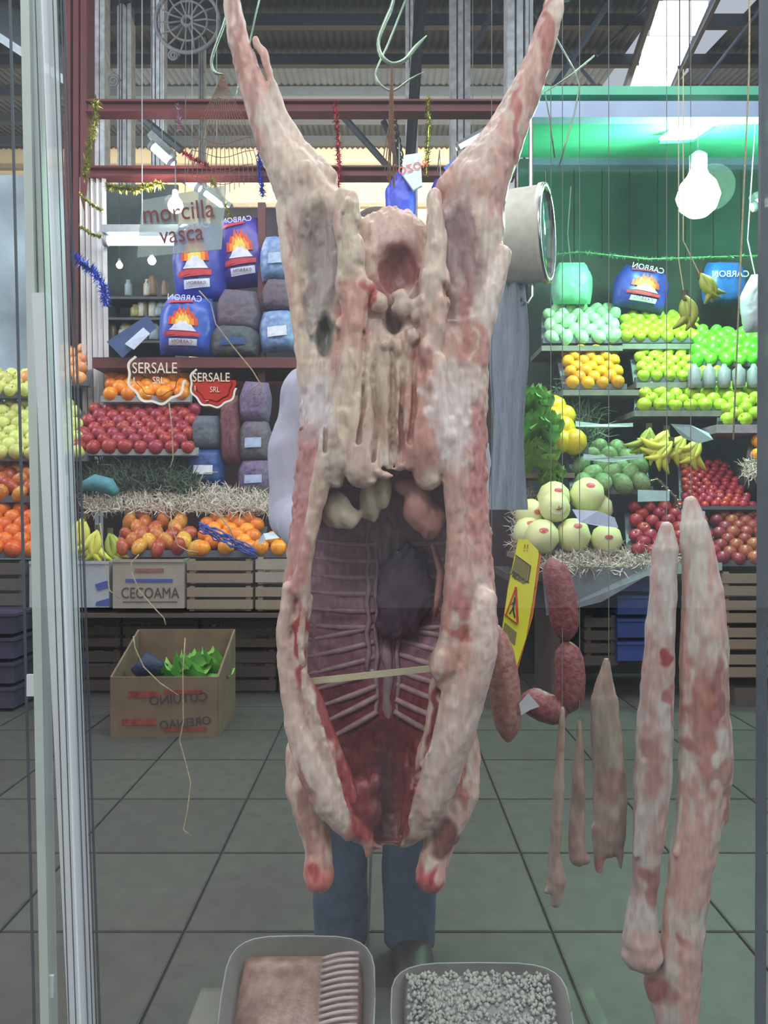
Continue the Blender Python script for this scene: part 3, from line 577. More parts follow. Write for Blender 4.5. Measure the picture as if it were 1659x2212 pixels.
tray(1035, 2140, 370, 135, 'plastic tray of white crumbly tripe', 'tripe_tray', tripe)

# ---------------- the hall, mirrored in the glass but built solid behind the carcass ----------------
GROUT = mat('grout', '#404140', .8); TILE = mat('floor_tile', '#4a4945', .55, 0, .16, 14, rnd=.3)
fl = struct('floor', MB().box((1.5, .5, -.06), (26, 31, .1)), GROUT)
tm = None
for i in range(-9, 12):
    for j in range(0, 14):
        tx, ty = i*.46+.19, 1.3+j*.46
        if abs(tx) > .56*ty+.3: continue
        if tm is None:
            o = obj('tile', MB().box((0, 0, -.006), (.452, .452, .012)).box((0, 0, .0006), (.446, .446, .0012)), TILE, fl); tm = o
        else: o = tm.copy(); C.objects.link(o)
        o.location = (tx, ty, 0)
CREAM = mat('cream_wall', '#cfc0a4', .8, 0, .08, 1.2)
wb = struct('wall_back', MB().box((2, 14.6, 4), (24, .2, 8)), CREAM)
for z in (5.75, 6.6, 7.3): struct('trim_%d' % int(z*10-56), MB().box((2, 14.44, z), (24, .12, .07)), mat('grey_trim', '#9a917f', .7))
wf = struct('wall_front', MB().box((1.5, -7, 4.5), (26, .2, 9)), mat('opposite_wall', '#8d9094', .8, 0, .1, .8))
# roof: corrugated sheets on purlins, sloping up to the back
ROOF = mat('roof_sheet', '#3e4349', .7, 0, .15, 3); PUR = mat('purlin_steel', '#3f454c', .6)
roof = bpy.data.objects.new('ceiling', None); C.objects.link(roof); roof['kind'] = 'structure'
zr = lambda Y: 5.5+.15*Y
for k in range(-9, 12):
    x0 = k*1.05; mb = MB(); n = 22; vs = []; fs = []
    for i in range(n+1):
        x = x0+i*1.05/n; dz = .02*math.sin(i*PI)+(.022 if i % 2 else -.022)
        vs += [(x, 5.2, zr(5.2)+dz), (x, 14.7, zr(14.7)+dz)]
    for i in range(n): fs.append((2*i, 2*i+1, 2*i+3, 2*i+2))
    if k in (3,): 
        vs = [v_ if v_[1] > 6 else (v_[0], 12.1, zr(12.1)+(v_[2]-zr(5.2))) for v_ in vs]
    obj('roof_sheet', mb.add(vs, fs), ROOF, roof)
for Y in (6, 7.1, 8.2, 9.3, 10.4, 11.5, 12.6, 13.7): obj('purlin', MB().box((1, Y, zr(Y)-.12), (21, .09, .14)), PUR, roof)
sky = thing('skylight_strip', 'bright white skylight strip in the dark roof at upper right', 'skylight', (3.67, 9, zr(9)))
for i in range(8):
    y0, y1 = 5.2+i*.86, 5.2+(i+1)*.86-.13; xa = 3.145+.175*(y0-9.03)-.14
    obj('skylight_pane', MB().add([(3.15, y0, zr(y0)), (4.2, y0, zr(y0)), (4.2, y1, zr(y1)), (3.15, y1, zr(y1))][:0]+[(xa+.05, y0, zr(y0)-.25), (xa+.58, y0, zr(y0)-.25), (xa+.72, y1, zr(y1)-.25), (xa+.19, y1, zr(y1)-.25), (xa+.05, y0, zr(y0)-.2), (xa+.58, y0, zr(y0)-.2), (xa+.72, y1, zr(y1)-.2), (xa+.19, y1, zr(y1)-.2)], [(0, 3, 2, 1), (4, 5, 6, 7), (0, 1, 5, 4), (1, 2, 6, 5), (2, 3, 7, 6), (3, 0, 4, 7)]), mat('sky_pane', (.93, .96, 1, 1), emit=2.6), sky)
rs = MB()
obj('curb', rs.bar((2.34, 5.2, zr(5.2)-.2), (3.54, 12.1, zr(12.1)-.2), .05, .12).bar((2.99, 5.2, zr(5.2)-.2), (4.2, 12.1, zr(12.1)-.2), .05, .12), PUR, sky)
# columns, trusses, red frame
WHT = mat('peeling_white_paint', '#e2e4e8', .7, 0, .3, 14, .1, col2='#b4b8c0'); RED = mat('red_oxide_paint', '#5f2429', .55, 0, .15, 5); TR = mat('truss_steel', '#5d6a7c', .6)
def col_(px0, px1, Y, zt, zb, m, label, py=None):
    a, b = V(px0, 0, Y).x, V(px1, 0, Y).x; w_ = b-a; mb = MB()
    mb.box(((a+b)/2, Y, (zt+zb)/2), (w_*.25, w_*.9, zt-zb)); mb.box(((a+b)/2-w_*.36, Y, (zt+zb)/2), (w_*.28, w_, zt-zb)); mb.box(((a+b)/2+w_*.36, Y, (zt+zb)/2), (w_*.28, w_, zt-zb))
    return tag(obj('steel_column', mb, m), label, 'column', 'steel columns of the hall')
YF = 5.9
col_(148, 196, 5.75, 6.3, 0, RED, 'red painted steel column beside the ribbed door post')
for a, b, Y, lb in ((197, 232, 8.4, 'pale column just right of the red column'), (258, 288, 9.2, 'thin pale column left of the iron ornament'), (330, 358, 8.2, 'speckled pale column crossing the iron ornament'), (430, 444, 10, 'thinnest grey column right of the iron ornament'), (876, 902, 8, 'narrow white column right of the central hook'), (972, 1014, 8, 'broad white double column right of the dark strap'), (1092, 1146, 6.9, 'widest stained white column behind the right hind leg')):
    col_(a, b, Y, zr(Y), 0 if a < 800 else 3.2 if Y < 7 else 0, WHT, lb)
def beam(p0, p1, Y, hpx, m, label, name='steel_beam', cat='beam', grp=None):
    a, b = V(*p0, Y), V(*p1, Y); h_ = hpx*Y/F; mb = MB().box(((a.x+b.x)/2, Y, a.z), (b.x-a.x, .05, h_*.6)); mb.box(((a.x+b.x)/2, Y, a.z+h_*.42), (b.x-a.x, .12, h_*.16)); mb.box(((a.x+b.x)/2, Y, a.z-h_*.42), (b.x-a.x, .12, h_*.16))
    return tag(obj(name, mb, m), label, cat, grp)
beam((190, 236), (1125, 236), 5.7, 26, RED, 'upper red painted beam of the stall frame')
beam((190, 376), (1110, 376), 5.7, 22, RED, 'lower red painted beam of the stall frame')
def rod(a, b, Y, r, m, label, name='brace_rod', cat='brace', Y2=None, grp='roof braces'):
    return tag(obj(name, MB().tube([V(*a, Y), V(*b, Y2 or Y)], r, 6), m), label, cat, grp)
rod((1075, 0), (1012, 130), 8.6, .03, TR, 'pale brace between the double column and the widest column')
rod((1320, 0), (1195, 190), 8.6, .035, TR, 'long pale diagonal brace left of the skylight')
rod((1130, 0), (1290, 190), 8.7, .02, TR, 'thin brace crossing the long diagonal one')
rod((1659, 0), (1510, 190), 8.7, .02, TR, 'thin diagonal brace at the far right of the roof')
rod((1410, 0), (1290, 120), 9.2, .02, PUR, 'dark thin brace beside the skylight')
rod((570, 250), (470, 215), 8.8, .02, PUR, 'short dark brace above the upper red beam')
rod((300, 250), (392, 325), 7, .035, PUR, 'dark diagonal strut under the upper red beam at left')
rod((740, 250), (860, 385), 7.2, .03, PUR, 'dark diagonal strut in front of the cream wall')
for i in range(4): rod((902+i*5, -20), (880+i*4, 340), 7.4-.1*i, .022, mat('black_cable', '#23262b', .6), 'dark sloping cables beside the narrow white column', 'cable', 'cable', None, 'dark cables')
t = thing('iron_ornament', 'round wrought iron wheel ornament high between the pale columns', 'ornament', V(405, 40, 8)); IR = mat('pale_iron', '#8f9094', .7)
o0 = V(405, 45, 8); ring = lambda r, y=0: [o0+Vector((r*math.cos(2*PI*k/28), y, r*math.sin(2*PI*k/28))) for k in range(29)]
obj('outer_ring', MB().tube(ring(.32), .022, 6), IR, t, True); obj('hub_ring', MB().tube(ring(.05), .02, 6), IR, t, True); obj('middle_ring', MB().tube(ring(.2), .012, 6), IR, t, True)
for k in range(14):
    a = 2*PI*k/14; obj('spoke', MB().tube([o0+Vector((.05*math.cos(a), 0, .05*math.sin(a))), o0+Vector((.18*math.cos(a+.1), 0, .18*math.sin(a+.1))), o0+Vector((.32*math.cos(a), 0, .32*math.sin(a)))], .010, 5), IR, t, True)
for (cx_, cy_, r_) in ((245, 175, .07), (375, 120, .06), (392, 235, .06)):
    o1 = V(cx_, cy_, 8); P = [o1+Vector((r_*(1-k/30)*math.cos(k*.55), 0, r_*(1-k/30)*math.sin(k*.55))) for k in range(26)]
    obj('scroll', MB().tube(P, .012, 5), IR, t, True)
# the lacy bracket in front of the cream wall
t = thing('iron_bracket', 'dark curly iron bracket in front of the cream wall under the twine', 'bracket', V(850, 300, 7.6))
P = [V(828, 262, 7.6), V(845, 300, 7.6), V(858, 345, 7.6), V(868, 385, 7.6)]; obj('arm', MB().tube(P, .03, 6), PUR, t, True)
for k in range(7):
    o1 = V(845+k*2+4, 258+k*15, 7.6); r_ = .055
    obj('scroll', MB().tube([o1+Vector((r_*(1-j/26)*math.cos(j*.6+k), 0, r_*(1-j/26)*math.sin(j*.6+k))) for j in range(20)], .009, 5), PUR, t, True)

# ---------------- lamps ----------------
TUB = mat('lamp_tube', (.93, .95, 1, 1), emit=9); WARM = mat('warm_bulb', (1, .93, .85, 1), emit=14); GRN = mat('green_bulb', (.62, 1, .83, 1), emit=14); HOUS = mat('lamp_housing', '#9aa0a6', .5)
def tube_lamp(a, b, Y, rp, label, Y2=None):
    A, B_ = V(*a, Y), V(*b, Y2 or Y); r_ = rp*Y/F; o = thing('fluorescent_lamp', label, 'lamp', A, 'fluorescent lamps')
    obj('tube', MB().tube([A, B_], r_, 10), TUB, o, True); up = Vector((0, 0, r_*2.2))
    obj('housing', MB().bar(A+up, B_+up, r_*3, r_*1.6), HOUS, o); obj('end_cap', MB().tube([A, A+(B_-A).normalized()*.03], r_*1.3, 10), HOUS, o, True); obj('end_cap', MB().tube([B_, B_-(B_-A).normalized()*.03], r_*1.3, 10), HOUS, o, True)
    d = (B_-A)
    obj('hanger', MB().tube([A+d*.5+up, A+d*.5+up+Vector((0, 0, max(.3, (zr(A.y) if A.y > 5.3 else 2.7)-A.z-.1)))], .004, 5), HOUS, o); return o
tube_lamp((326, 312), (374, 356), 6.2, 9, 'short tilted fluorescent lamp between the two red beams')
tube_lamp((398, 386), (432, 408), 6, 8, 'short bright lamp end just under the lower red beam'); tube_lamp((436, 412), (500, 460), 6.1, 6, 'slender tilted fluorescent lamp behind the product card')
tube_lamp((224, 520), (390, 520), 5.6, 10, 'long horizontal fluorescent lamp left of the charcoal sacks')
tube_lamp((1625, 448), (1700, 422), 5.6, 9, 'slanted fluorescent lamp at the right edge'); tube_lamp((986, 322), (1056, 284), 7.2, 4, 'small slanted lamp above the blue banner')
def bulb(px, py, Y, rp, m, label, power, colr, cable=1.0):
    c = V(px, py, Y); r_ = rp*Y/F; o = thing('hanging_bulb', label, 'lamp', c)
    M = Matrix.Translation(c); prof = [(r_*.05, -r_), (r_*.45, -r_*.9), (r_*.82, -r_*.57), (r_, 0), (r_*.82, r_*.57), (r_*.5, r_*.95), (r_*.36, r_*1.3)]
    obj('glass_bulb', MB().lathe(prof, 16, M), m, o, True); obj('socket', MB().lathe([(r_*.4, r_*1.2), (r_*.42, r_*1.9), (r_*.15, r_*2.1)], 12, M), HOUS, o, True)
    obj('cable', MB().tube([c+Vector((0, 0, r_*2)), c+Vector((0, 0, cable if power else zr(c.y)-c.z-.1))], .005, 5), PUR, o)
    if power: point('bulb_light', c+Vector((0, -r_*1.6, -r_*.2)), power, colr, r_)
bulb(379, 444, 5.6, 17, WARM, 'glaring round bulb in front of the product card lettering', 30, (1, .95, .85), .6)
bulb(258, 573, 6.6, 7, WARM, 'left one of two tiny lit bulbs below the long horizontal lamp', 0, None, .4)
bulb(328, 563, 6.6, 9, WARM, 'right one of two tiny lit bulbs below the long horizontal lamp', 0, None, .4)
bulb(1508, 424, 4.9, 46, GRN, 'large glaring green-white bulb under the green awning', 190, (.45, 1, .68), .42)
bulb(1468, 606, 6.4, 7, WARM, 'left one of two tiny bulbs behind the hanging bananas', 0, None, .4); bulb(1489, 600, 6.4, 7, WARM, 'right one of two tiny bulbs behind the hanging bananas', 0, None, .4)

# ---------------- awning of the right stall ----------------
GRNC = mat('green_sheet', '#3f9c7c', .5, 0, .12, 3); LBL = mat('pale_blue_beam', '#8495b2', .5, 0, .1, 4); DGR = mat('dark_green_board', '#2c5a4c', .7, 0, .2, 4)
aw = thing('awning', 'green corrugated awning with pale blue beams over the right stall', 'awning', V(1300, 340, 4.9))
def bx(p0, p1, Y, dY, m, nm, par): 
    a, b = V(p0[0], p0[1], Y), V(p1[0], p1[1], Y); return obj(nm, MB().box(((a.x+b.x)/2, Y+dY/2, (a.z+b.z)/2), (abs(b.x-a.x), dY, abs(a.z-b.z))), m, par)
bx((1126, 218), (1850, 253), 4.5, .08, LBL, 'front_beam', aw); bx((1146, 338), (1850, 356), 5.9, .08, LBL, 'rear_beam', aw)
zt, zb2 = V(0, 256, 4.56).z, V(0, 340, 5.9).z; xa, xb = V(1140, 0, 4.9).x, V(1900, 0, 4.9).x
n = 30; sh = MB()
for i in range(n):
    t0_, t1_ = i/n, (i+.75)/n; f_ = lambda t: (4.56+1.34*t, zt+(zb2-zt)*t)
    y0, z0 = f_(t0_); y1, z1 = f_(t1_); y2, z2 = f_((i+1)/n)
    sh.add([(xa, y0, z0), (xb, y0, z0), (xb, y1, z1+.012), (xa, y1, z1+.012), (xb, y2, z2), (xa, y2, z2)], [(0, 1, 2, 3), (3, 2, 4, 5)])
obj('green_sheet', sh, GRNC, aw)
obj('top_board', MB().box(((xa+xb)/2, 4.6, V(0, 205, 4.6).z), (xb-xa, .1, .05)), GRNC, aw)
lf = thing('awning_lamp', 'white panel lamp shining on the underside of the green awning', 'lamp', V(1490, 280, 5))
obj('diffuser', MB().add([V(1424, 304, 5.0), V(1500, 302, 5.0), V(1562, 260, 4.75), V(1480, 262, 4.75), V(1424, 298, 5.0), V(1500, 296, 5.0), V(1562, 254, 4.75), V(1480, 256, 4.75)], [(0, 1, 2, 3), (7, 6, 5, 4), (0, 4, 5, 1), (1, 5, 6, 2), (2, 6, 7, 3), (3, 7, 4, 0)]), mat('green_white_lamp', (.85, 1, .95, 1), emit=5), lf)
obj('rim', MB().tube([V(1424, 306, 5.0), V(1500, 304, 5.0), V(1564, 261, 4.74)], .012, 6), GRNC, lf)
bk = thing('stall_back', 'dark green boarded back wall of the right stall under the awning', 'wall', V(1400, 700, 6.1))
for i in range(9):
    a, b = V(1120+i*60, 345, 6.1), V(1120+i*60+58, 560, 6.1); obj('board', MB().box(((a.x+b.x)/2, 6.1, (a.z+b.z)/2), (b.x-a.x, .03, a.z-b.z)), DGR, bk)
# hanging scale
sc = thing('hanging_scale', 'round white drum scale with a glass face hanging beside the carcass', 'scale', V(1147, 510, 3))
A = Vector((.93, -.36, 0)).normalized(); M = Matrix.Translation(V(1140, 510, 3)) @ A.to_track_quat('Z', 'Y').to_matrix().to_4x4(); r_ = 100*3/F
CRM = mat('cream_enamel', '#c7c3b8', .4, 0, .1, 25)
obj('drum', MB().lathe([(.01, -.10), (r_*.9, -.10), (r_, -.085), (r_, .05), (r_*1.04, .055), (r_*1.04, .07), (r_*.93, .07), (r_*.93, .06), (.01, .058)], 36, M), CRM, sc, True)
obj('glass_face', MB().lathe([(.001, .063), (r_*.92, .063), (r_*.92, .066), (.001, .067)], 36, M), mat('scale_glass', '#6fae9d', .08, .3, .1, 5), sc, True)
obj('rim', MB().lathe([(r_*.93, .066), (r_*.93, .078), (r_*1.03, .078), (r_*1.03, .06)], 36, M), STEEL, sc, True)
obj('hanger', MB().tube([V(1147, 412, 3), V(1147, 300, 3), V(1147, -150, 3)], .008, 6), STEEL, sc); obj('hook_arm', MB().tube([V(1150, 612, 3), V(1150, 640, 3), V(1140, 655, 3), V(1128, 648, 3)], .006, 6), STEEL, sc)
# long grey cloth under it
mb = MB(); n = 24; rows = []
for j in range(15):
    py = 625+j*34; wd = 34+6*math.sin(j*.5)+(j*.4); rows.append([V(1100-j*.3+wd*math.cos(2*PI*k/n), py, 3.1)+Vector((0, .10*math.sin(2*PI*k/n)+.02*math.sin(k*2.3+j*.4), 0)) for k in range(n)])
for j in range(14): mb.add(rows[j]+rows[j+1], [(k, (k+1) % n, n+(k+1) % n, n+k) for k in range(n)])
mb.add(rows[0], [tuple(range(n))]); mb.add(rows[-1], [tuple(range(n))])
coat = thing('work_coat', 'long grey-blue work coat hanging below the round scale', 'coat', V(1100, 625, 3.1))
obj('cloth', mb, mat('grey_cloth', '#7d8796', .8, 0, .15, 12, .3, stretch=(8, 8, 1)), coat, True); obj('loop', MB().tube([V(1100, 632, 3.1), V(1108, 600, 3.1), V(1128, 650, 3.02)], .006, 6), PUR, coat)

# ---------------- tinsel ----------------
def tinsel(pts, Y, rp, m, label, n=420):
    P = [V(a, b, Y) for a, b in pts]; L_ = [(b-a).length for a, b in zip(P[:-1], P[1:])]; tot = sum(L_); mb = MB().tube(P, .006, 5)
    for k in range(n):
        s_ = R.random()*tot; i = 0
        while s_ > L_[i]: s_ -= L_[i]; i += 1
        c = P[i].lerp(P[i+1], s_/L_[i]); d = Vector((R.gauss(0, 1), R.gauss(0, 1), R.gauss(0, 1))).normalized()*rp*Y/F*R.uniform(.7, 1.2); q = d.orthogonal().normalized()*.006
        mb.add([c-q, c+q, c+d], [(0, 1, 2)])
    return tag(obj('tinsel_garland', mb, m), label, 'garland', 'tinsel garlands')
GO = mat('gold_tinsel', '#98963a', .25, .7, .3, 60); RE = mat('red_tinsel', '#9e2036', .3, .6, .3, 60); BL = mat('blue_tinsel', '#2d48b4', .3, .6, .3, 60)
tinsel([(208, 215), (206, 262), (190, 330), (182, 385)], 5.5, 16, GO, 'gold tinsel hanging down the red column')
tinsel([(924, 212), (926, 280), (921, 378)], 5.5, 12, GO, 'gold tinsel hanging from the upper red beam right of the twine'); tinsel([(722, 225), (730, 290), (733, 370), (728, 445)], 5.5, 13, RE, 'red tinsel hanging between the two hind legs')
tinsel([(558, 235), (562, 300), (560, 360), (568, 425)], 5.5, 15, BL, 'blue tinsel hanging behind the left hind leg'); tinsel([(232, 402), (290, 410), (350, 396)], 5.5, 13, GO, 'gold tinsel running along under the lower red beam')
tinsel([(385, 225), (386, 280)], 5.6, 10, mat('pink_tinsel', '#a98094', .3, .6), 'pale pink tinsel on the upper red beam', 200); tinsel([(395, 330), (450, 360)], 5.5, 10, RE, 'red tinsel above the lower red beam', 200); tinsel([(455, 385), (500, 470)], 5.5, 10, GO, 'short gold tinsel beside the slender lamp', 200)
tinsel([(172, 420), (196, 440), (220, 455)], 5.5, 7, GO, 'upper thin gold tinsel across the striped panel', 200); tinsel([(170, 488), (196, 505), (220, 512)], 5.5, 7, GO, 'lower thin gold tinsel across the striped panel', 200)
tinsel([(160, 555), (200, 585), (225, 620), (228, 660)], 5.4, 18, BL, 'thick blue tinsel beside the striped panel')
tinsel([(1100, 560), (1250, 545), (1400, 560), (1659, 552)], 5.2, 8, mat('green_tinsel', '#5c8a64', .3, .5, .3, 60), 'greenish tinsel strung along the right stall', 500)
tinsel([(1380, 1045), (1420, 1035), (1460, 1075), (1470, 1110)], 4.7, 7, mat('silver_tinsel', '#b0b5a0', .2, .9), 'silver tinsel at the foot of the small red apples', 250)

# ---------------- stalls: frames and shelving ----------------
WOOD = mat('old_crate_wood', '#8b7a68', .8, 0, .2, 20, .2, stretch=(2, 30, 30)); DWOOD = mat('dark_crate_wood', '#584d48', .8, 0, .2, 20, .2, stretch=(2, 30, 30)); SHR = mat('maroon_shelf', '#602a2e', .5, 0, .12, 6)
PANEL = mat('pale_corrugated', '#bdbabb', .6, 0, .06, 4)
sp = thing('striped_panel', 'pale ribbed post panel wrapped in tinsel left of the card', 'panel', V(200, 760, 5.75))
for i in range(5):
    a = V(176+i*12, 385, 5.7); b = V(184+i*12, 925, 5.5); obj('slat', MB().bar(a, b, 9*5.7/F, .02), PANEL, sp)
def shelf(x0, x1, y, Y, dep, th, m, label): 
    a, b = V(x0, y, Y), V(x1, y, Y); return tag(obj('shelf', MB().box(((a.x+b.x)/2, Y+dep/2, a.z), (b.x-a.x, dep, th)), m), label, 'shelf')
def board(x0, x1, y0, y1, Y, m, label, name='backboard', cat='board', th=.03):
    a, b = V(x0, y0, Y), V(x1, y1, Y); return tag(obj(name, MB().box(((a.x+b.x)/2, Y, (a.z+b.z)/2), (b.x-a.x, th, a.z-b.z)), m), label, cat)
shelf(200, 660, 783, 5.3, .55, .07, SHR, 'long maroon shelf carrying the charcoal sacks')
board(225, 660, 800, 1408, 5.95, mat('maroon_back', '#472227', .7), 'dark maroon board behind the oranges and mesh bags')
board(656, 1140, 560, 1392, 6.3, mat('dark_partition', '#4a3a42', .8, 0, .2, 4), 'dark brown partition between the two stalls behind the carcass')
board(455, 662, 450, 798, 5.95, mat('dark_back', '#39313c', .8, 0, .3, 5), 'dark board behind the stacked charcoal sacks')
for px, lb in ((566, 'maroon upright left of the blue and white sacks'), (652, 'maroon upright beside the left thigh')):
    a = V(px, 440, 5.45); tag(obj('shelf_upright', MB().bar(V(px, 440, 5.42), V(px, 1438, 5.42), .05, .05), SHR), lb, 'upright')
struct('trim_30', MB().box((-2.0, 8.8, .9), (3.4, .3, 1.8)), mat('far_stall', '#6a6460', .8, 0, .3, 2))
# far goods behind the lamps at left
rr = random.Random(3)
for k in range(26):
    px, py = rr.uniform(235, 372), rr.choice((640, 685, 735)); Y = 6.8; c = V(px, py, Y); r_ = rr.uniform(.03, .05); h_ = rr.uniform(.10, .17)
    M = Matrix.Translation(c); m = mat('far_jar_%d' % (k % 4), ('#8a8350', '#a9a49a', '#6d5a4c', '#7b8b95')[k % 4], .4)
    tag(obj('jar', MB().lathe([(r_*.9, 0), (r_, .01), (r_, h_*.7), (r_*.6, h_*.85), (r_*.65, h_), (r_*.1, h_)], 10, M), m, None, True), 'small jars and packets on the far shelf behind the long lamp', 'jar', 'far jars')
for px, lb in ((228, 'left'), (384, 'right')): tag(obj('shelf_upright', MB().box((V(px, 0, 6.7).x, 6.85, 1.45), (.04, .3, 2.9)), mat('far_shelf', '#4a4a50', .6)), lb+' upright of the far jar shelves', 'upright')
for py, lb in ((641, 'upper'), (686, 'middle'), (736, 'lower')): shelf(228, 380, py+2, 6.7, .3, .02, mat('far_shelf', '#4a4a50', .6), lb+' far shelf with jars left of the charcoal sacks')
board(225, 385, 400, 1359, 7.1, mat('far_back', '#4e585a', .8, 0, .4, 3), 'dull grey-green board behind the far jars')
board(-120, 150, 380, 1379, 6.6, mat('far_left', '#8896a0', .8, 0, .4, 2), 'grey-blue board behind the far left fruit')
aw2 = tag(obj('white_awning', MB().add([V(-200, -60, 7.5), V(150, 170, 7.5), V(150, 110, 9), V(-200, -160, 9), V(-200, -40, 7.5), V(150, 190, 7.5), V(150, 120, 9.02), V(-200, -150, 9.02)], [(0, 1, 2, 3), (4, 7, 6, 5), (0, 4, 5, 1), (1, 5, 6, 2), (2, 6, 7, 3), (3, 7, 4, 0)]), mat('pale_sheet', '#c3d2de', .5)), 'pale sheet canopy sloping down behind the door post', 'canopy')

# ---------------- sacks ----------------
def sack_fn(c, W, Hh, D, tilt, pinch=.8):
    ct, st = math.cos(tilt), math.sin(tilt)
    def f(u, v_, s_):       # u,v in -1..1, s_=-1 front, +1 back
        b = max(0, (1-abs(u)**3.2)*(1-abs(v_)**4))**.5*D; wv = W*(1-.12*v_*v_)*(1 if v_ < .3 else 1-(v_-.3)*(1-pinch)/.7)
        x = u*wv; z = v_*Hh; return c+Vector((x*ct-z*st, s_*b, x*st+z*ct))
    return f
def sack(px, py, Y, wpx, hpx, dep, tilt, m, label, cat='sack', name='charcoal_sack', deco=None, group=None, pinch=.8, seed=0):
    c = V(px, py, Y); W, Hh = wpx/2*Y/F, hpx/2*Y/F; f = sack_fn(c, W, Hh, dep, math.radians(tilt), pinch); o = thing(name, label, cat, c-Vector((0, 0, Hh)), group); nu, nv = 16, 18; mb = MB(); rq = random.Random(seed)
    for s_ in (-1, 1):
        vs = [f(-1+2*i/nu, -1+2*j/nv, s_)+Vector((0, rq.uniform(-.006, .006), rq.uniform(-.002, .002))) if 0 < i < nu and 0 < j < nv else f(-1+2*i/nu, -1+2*j/nv, s_) for i in range(nu+1) for j in range(nv+1)]
        fs = [(i*(nv+1)+j, (i+1)*(nv+1)+j, (i+1)*(nv+1)+j+1, i*(nv+1)+j+1) for i in range(nu) for j in range(nv)]
        mb.add(vs, fs if s_ < 0 else [q[::-1] for q in fs])
    bag = obj('bag', mb, m, o, True)
    if deco: deco(bag, f, c, W, Hh, math.radians(tilt))
    if cat == 'bag': q = f(0, .97, 1); obj('hanging_string', MB().tube([q, q+Vector((0, .1, .25)), Vector((q.x, 5.66 if px < 1100 else q.y, V(0, 372, 5.66).z if px < 1100 else V(0, 345, 5.2).z))], .004, 5), CORD, o)
    return o
def decal(o, nm, f, poly, m, off=.012):
    """flat print on the front of a sack: triangles from the centroid, following the bulge"""
    P = []; 
    for a, b in zip(poly, poly[1:]+poly[:1]):
        for k in range(3): P.append((a[0]+(b[0]-a[0])*k/3, a[1]+(b[1]-a[1])*k/3))
    cu, cv = sum(p[0] for p in P)/len(P), sum(p[1] for p in P)/len(P); n = len(P); mid = [((p[0]+cu)/2, (p[1]+cv)/2) for p in P]
    g = lambda p, e=0: f(p[0], p[1], -1)+Vector((0, -off+e, 0)); vs = [g(p) for p in P]+[g(p) for p in mid]+[g((cu, cv))]; fs = []
    for i in range(n): j = (i+1) % n; fs += [(i, j, n+j, n+i), (n+i, n+j, 2*n)]
    obj(nm, MB().add(vs, fs), m, o)
FR = mat('print_red', '#d4482c', .5); FO = mat('print_orange', '#f08a2c', .5); FY = mat('print_yellow', '#f6cf56', .5); PW = mat('print_white', '#dcdcec', .5); PR = mat('print_band', '#c23a4a', .5)
def flame(cx_, cy_, sx, sy, n=7):
    rq = random.Random(n); P = [(cx_-sx, cy_)]
    for k in range(n):
        t = k/(n-1); hgt = math.sin(PI*(.15+.7*t))**1.2*sy*(1+.12*rq.uniform(-1, 1)); x = cx_-sx*.95+2*sx*.95*t
        P += [(x, cy_+hgt)]; 
        if k < n-1: P += [(x+sx/(n-1), cy_+hgt*.62)]
    return P+[(cx_+sx, cy_)]
def charcoal(o, f, c, W, Hh, tl):
    decal(o, 'flame_print', f, flame(-.02, -.1, .5, .68), FR, .010); decal(o, 'flame_print', f, flame(-.02, -.1, .38, .52, 6), FO, .014); decal(o, 'flame_print', f, flame(-.02, -.1, .24, .38, 5), FY, .018)
    decal(o, 'ash_print', f, [(-.46, -.3), (.46, -.3), (.36, -.2), (.28, -.1), (.16, -.08), (.1, .02), (0, -.02), (-.08, .04), (-.18, -.08), (-.3, -.12), (-.36, -.22)], PW, .021)
    decal(o, 'band_print', f, [(-.66, -.5), (.56, -.46), (.58, -.33), (0, -.26), (-.62, -.36)], PR, .016); decal(o, 'label_print', f, [(-.5, -.78), (.5, -.74), (.5, -.54), (-.46, -.57)], PW, .016)
    decal(o, 'band_print', f, [(-.7, .60), (.3, .68), (.3, .76), (-.66, .69)], PR, .012)
    R_ = Matrix.Rotation(-tl, 3, 'Y'); q = f(0, -.65, -1)+Vector((0, -.022, 0))
    text('lettering', 'CARBON', q, W*.17, mat('print_ink', '#6a4a6a', .6), o, (PI/2, -tl, 0), True, ext=.0003)
    text('lettering', 'CARBON', f(-.05, .80, -1)+Vector((0, -.02, 0)), W*.28, PW, o, (PI/2, -tl, 0), True, ext=.0003)
BLUE = mat('blue_sack', '#3a45a8', .35, 0, .15, 8, .1); PURP = mat('violet_sack', '#4b3d9c', .35, 0, .15, 8, .1); BLU2 = mat('bright_blue_sack', '#3c58b8', .35, 0, .15, 8, .1)
sack(432, 568, 5.45, 118, 170, .13, 2, BLUE, 'blue charcoal sack with flame print, upper one standing on another', deco=charcoal, group='charcoal sacks', seed=1)
sack(526, 548, 5.5, 112, 150, .13, 6, PURP, 'violet charcoal sack with flame print beside the upper blue one', deco=charcoal, group='charcoal sacks', seed=2)
sack(408, 706, 5.38, 128, 128, .14, -4, BLU2, 'brighter blue charcoal sack with flame print, standing on the maroon shelf', deco=charcoal, group='charcoal sacks', seed=3)
def plainlab(mm):
    def d(o, f, c, W, Hh, tl): decal(o, 'label_print', f, [(-.5, -.4), (.5, -.36), (.5, .1), (-.46, .06)], mm, .012)
    return d
MESH = mat('potato_mesh', '#7a5a58', .7, 0, .3, 60, .3, col2='#4d5878'); ONI = mat('violet_mesh', '#5b4a78', .7, 0, .3, 60, .3, col2='#7e6a80'); BWS = mat('blue_white_sack', '#5d7cb6', .5, 0, .2, 30, col2='#90a4c8'); LTB = mat('print_pale_blue', '#a9b8d8', .5)
DBL = mat('navy_print', '#2f4478', .5)
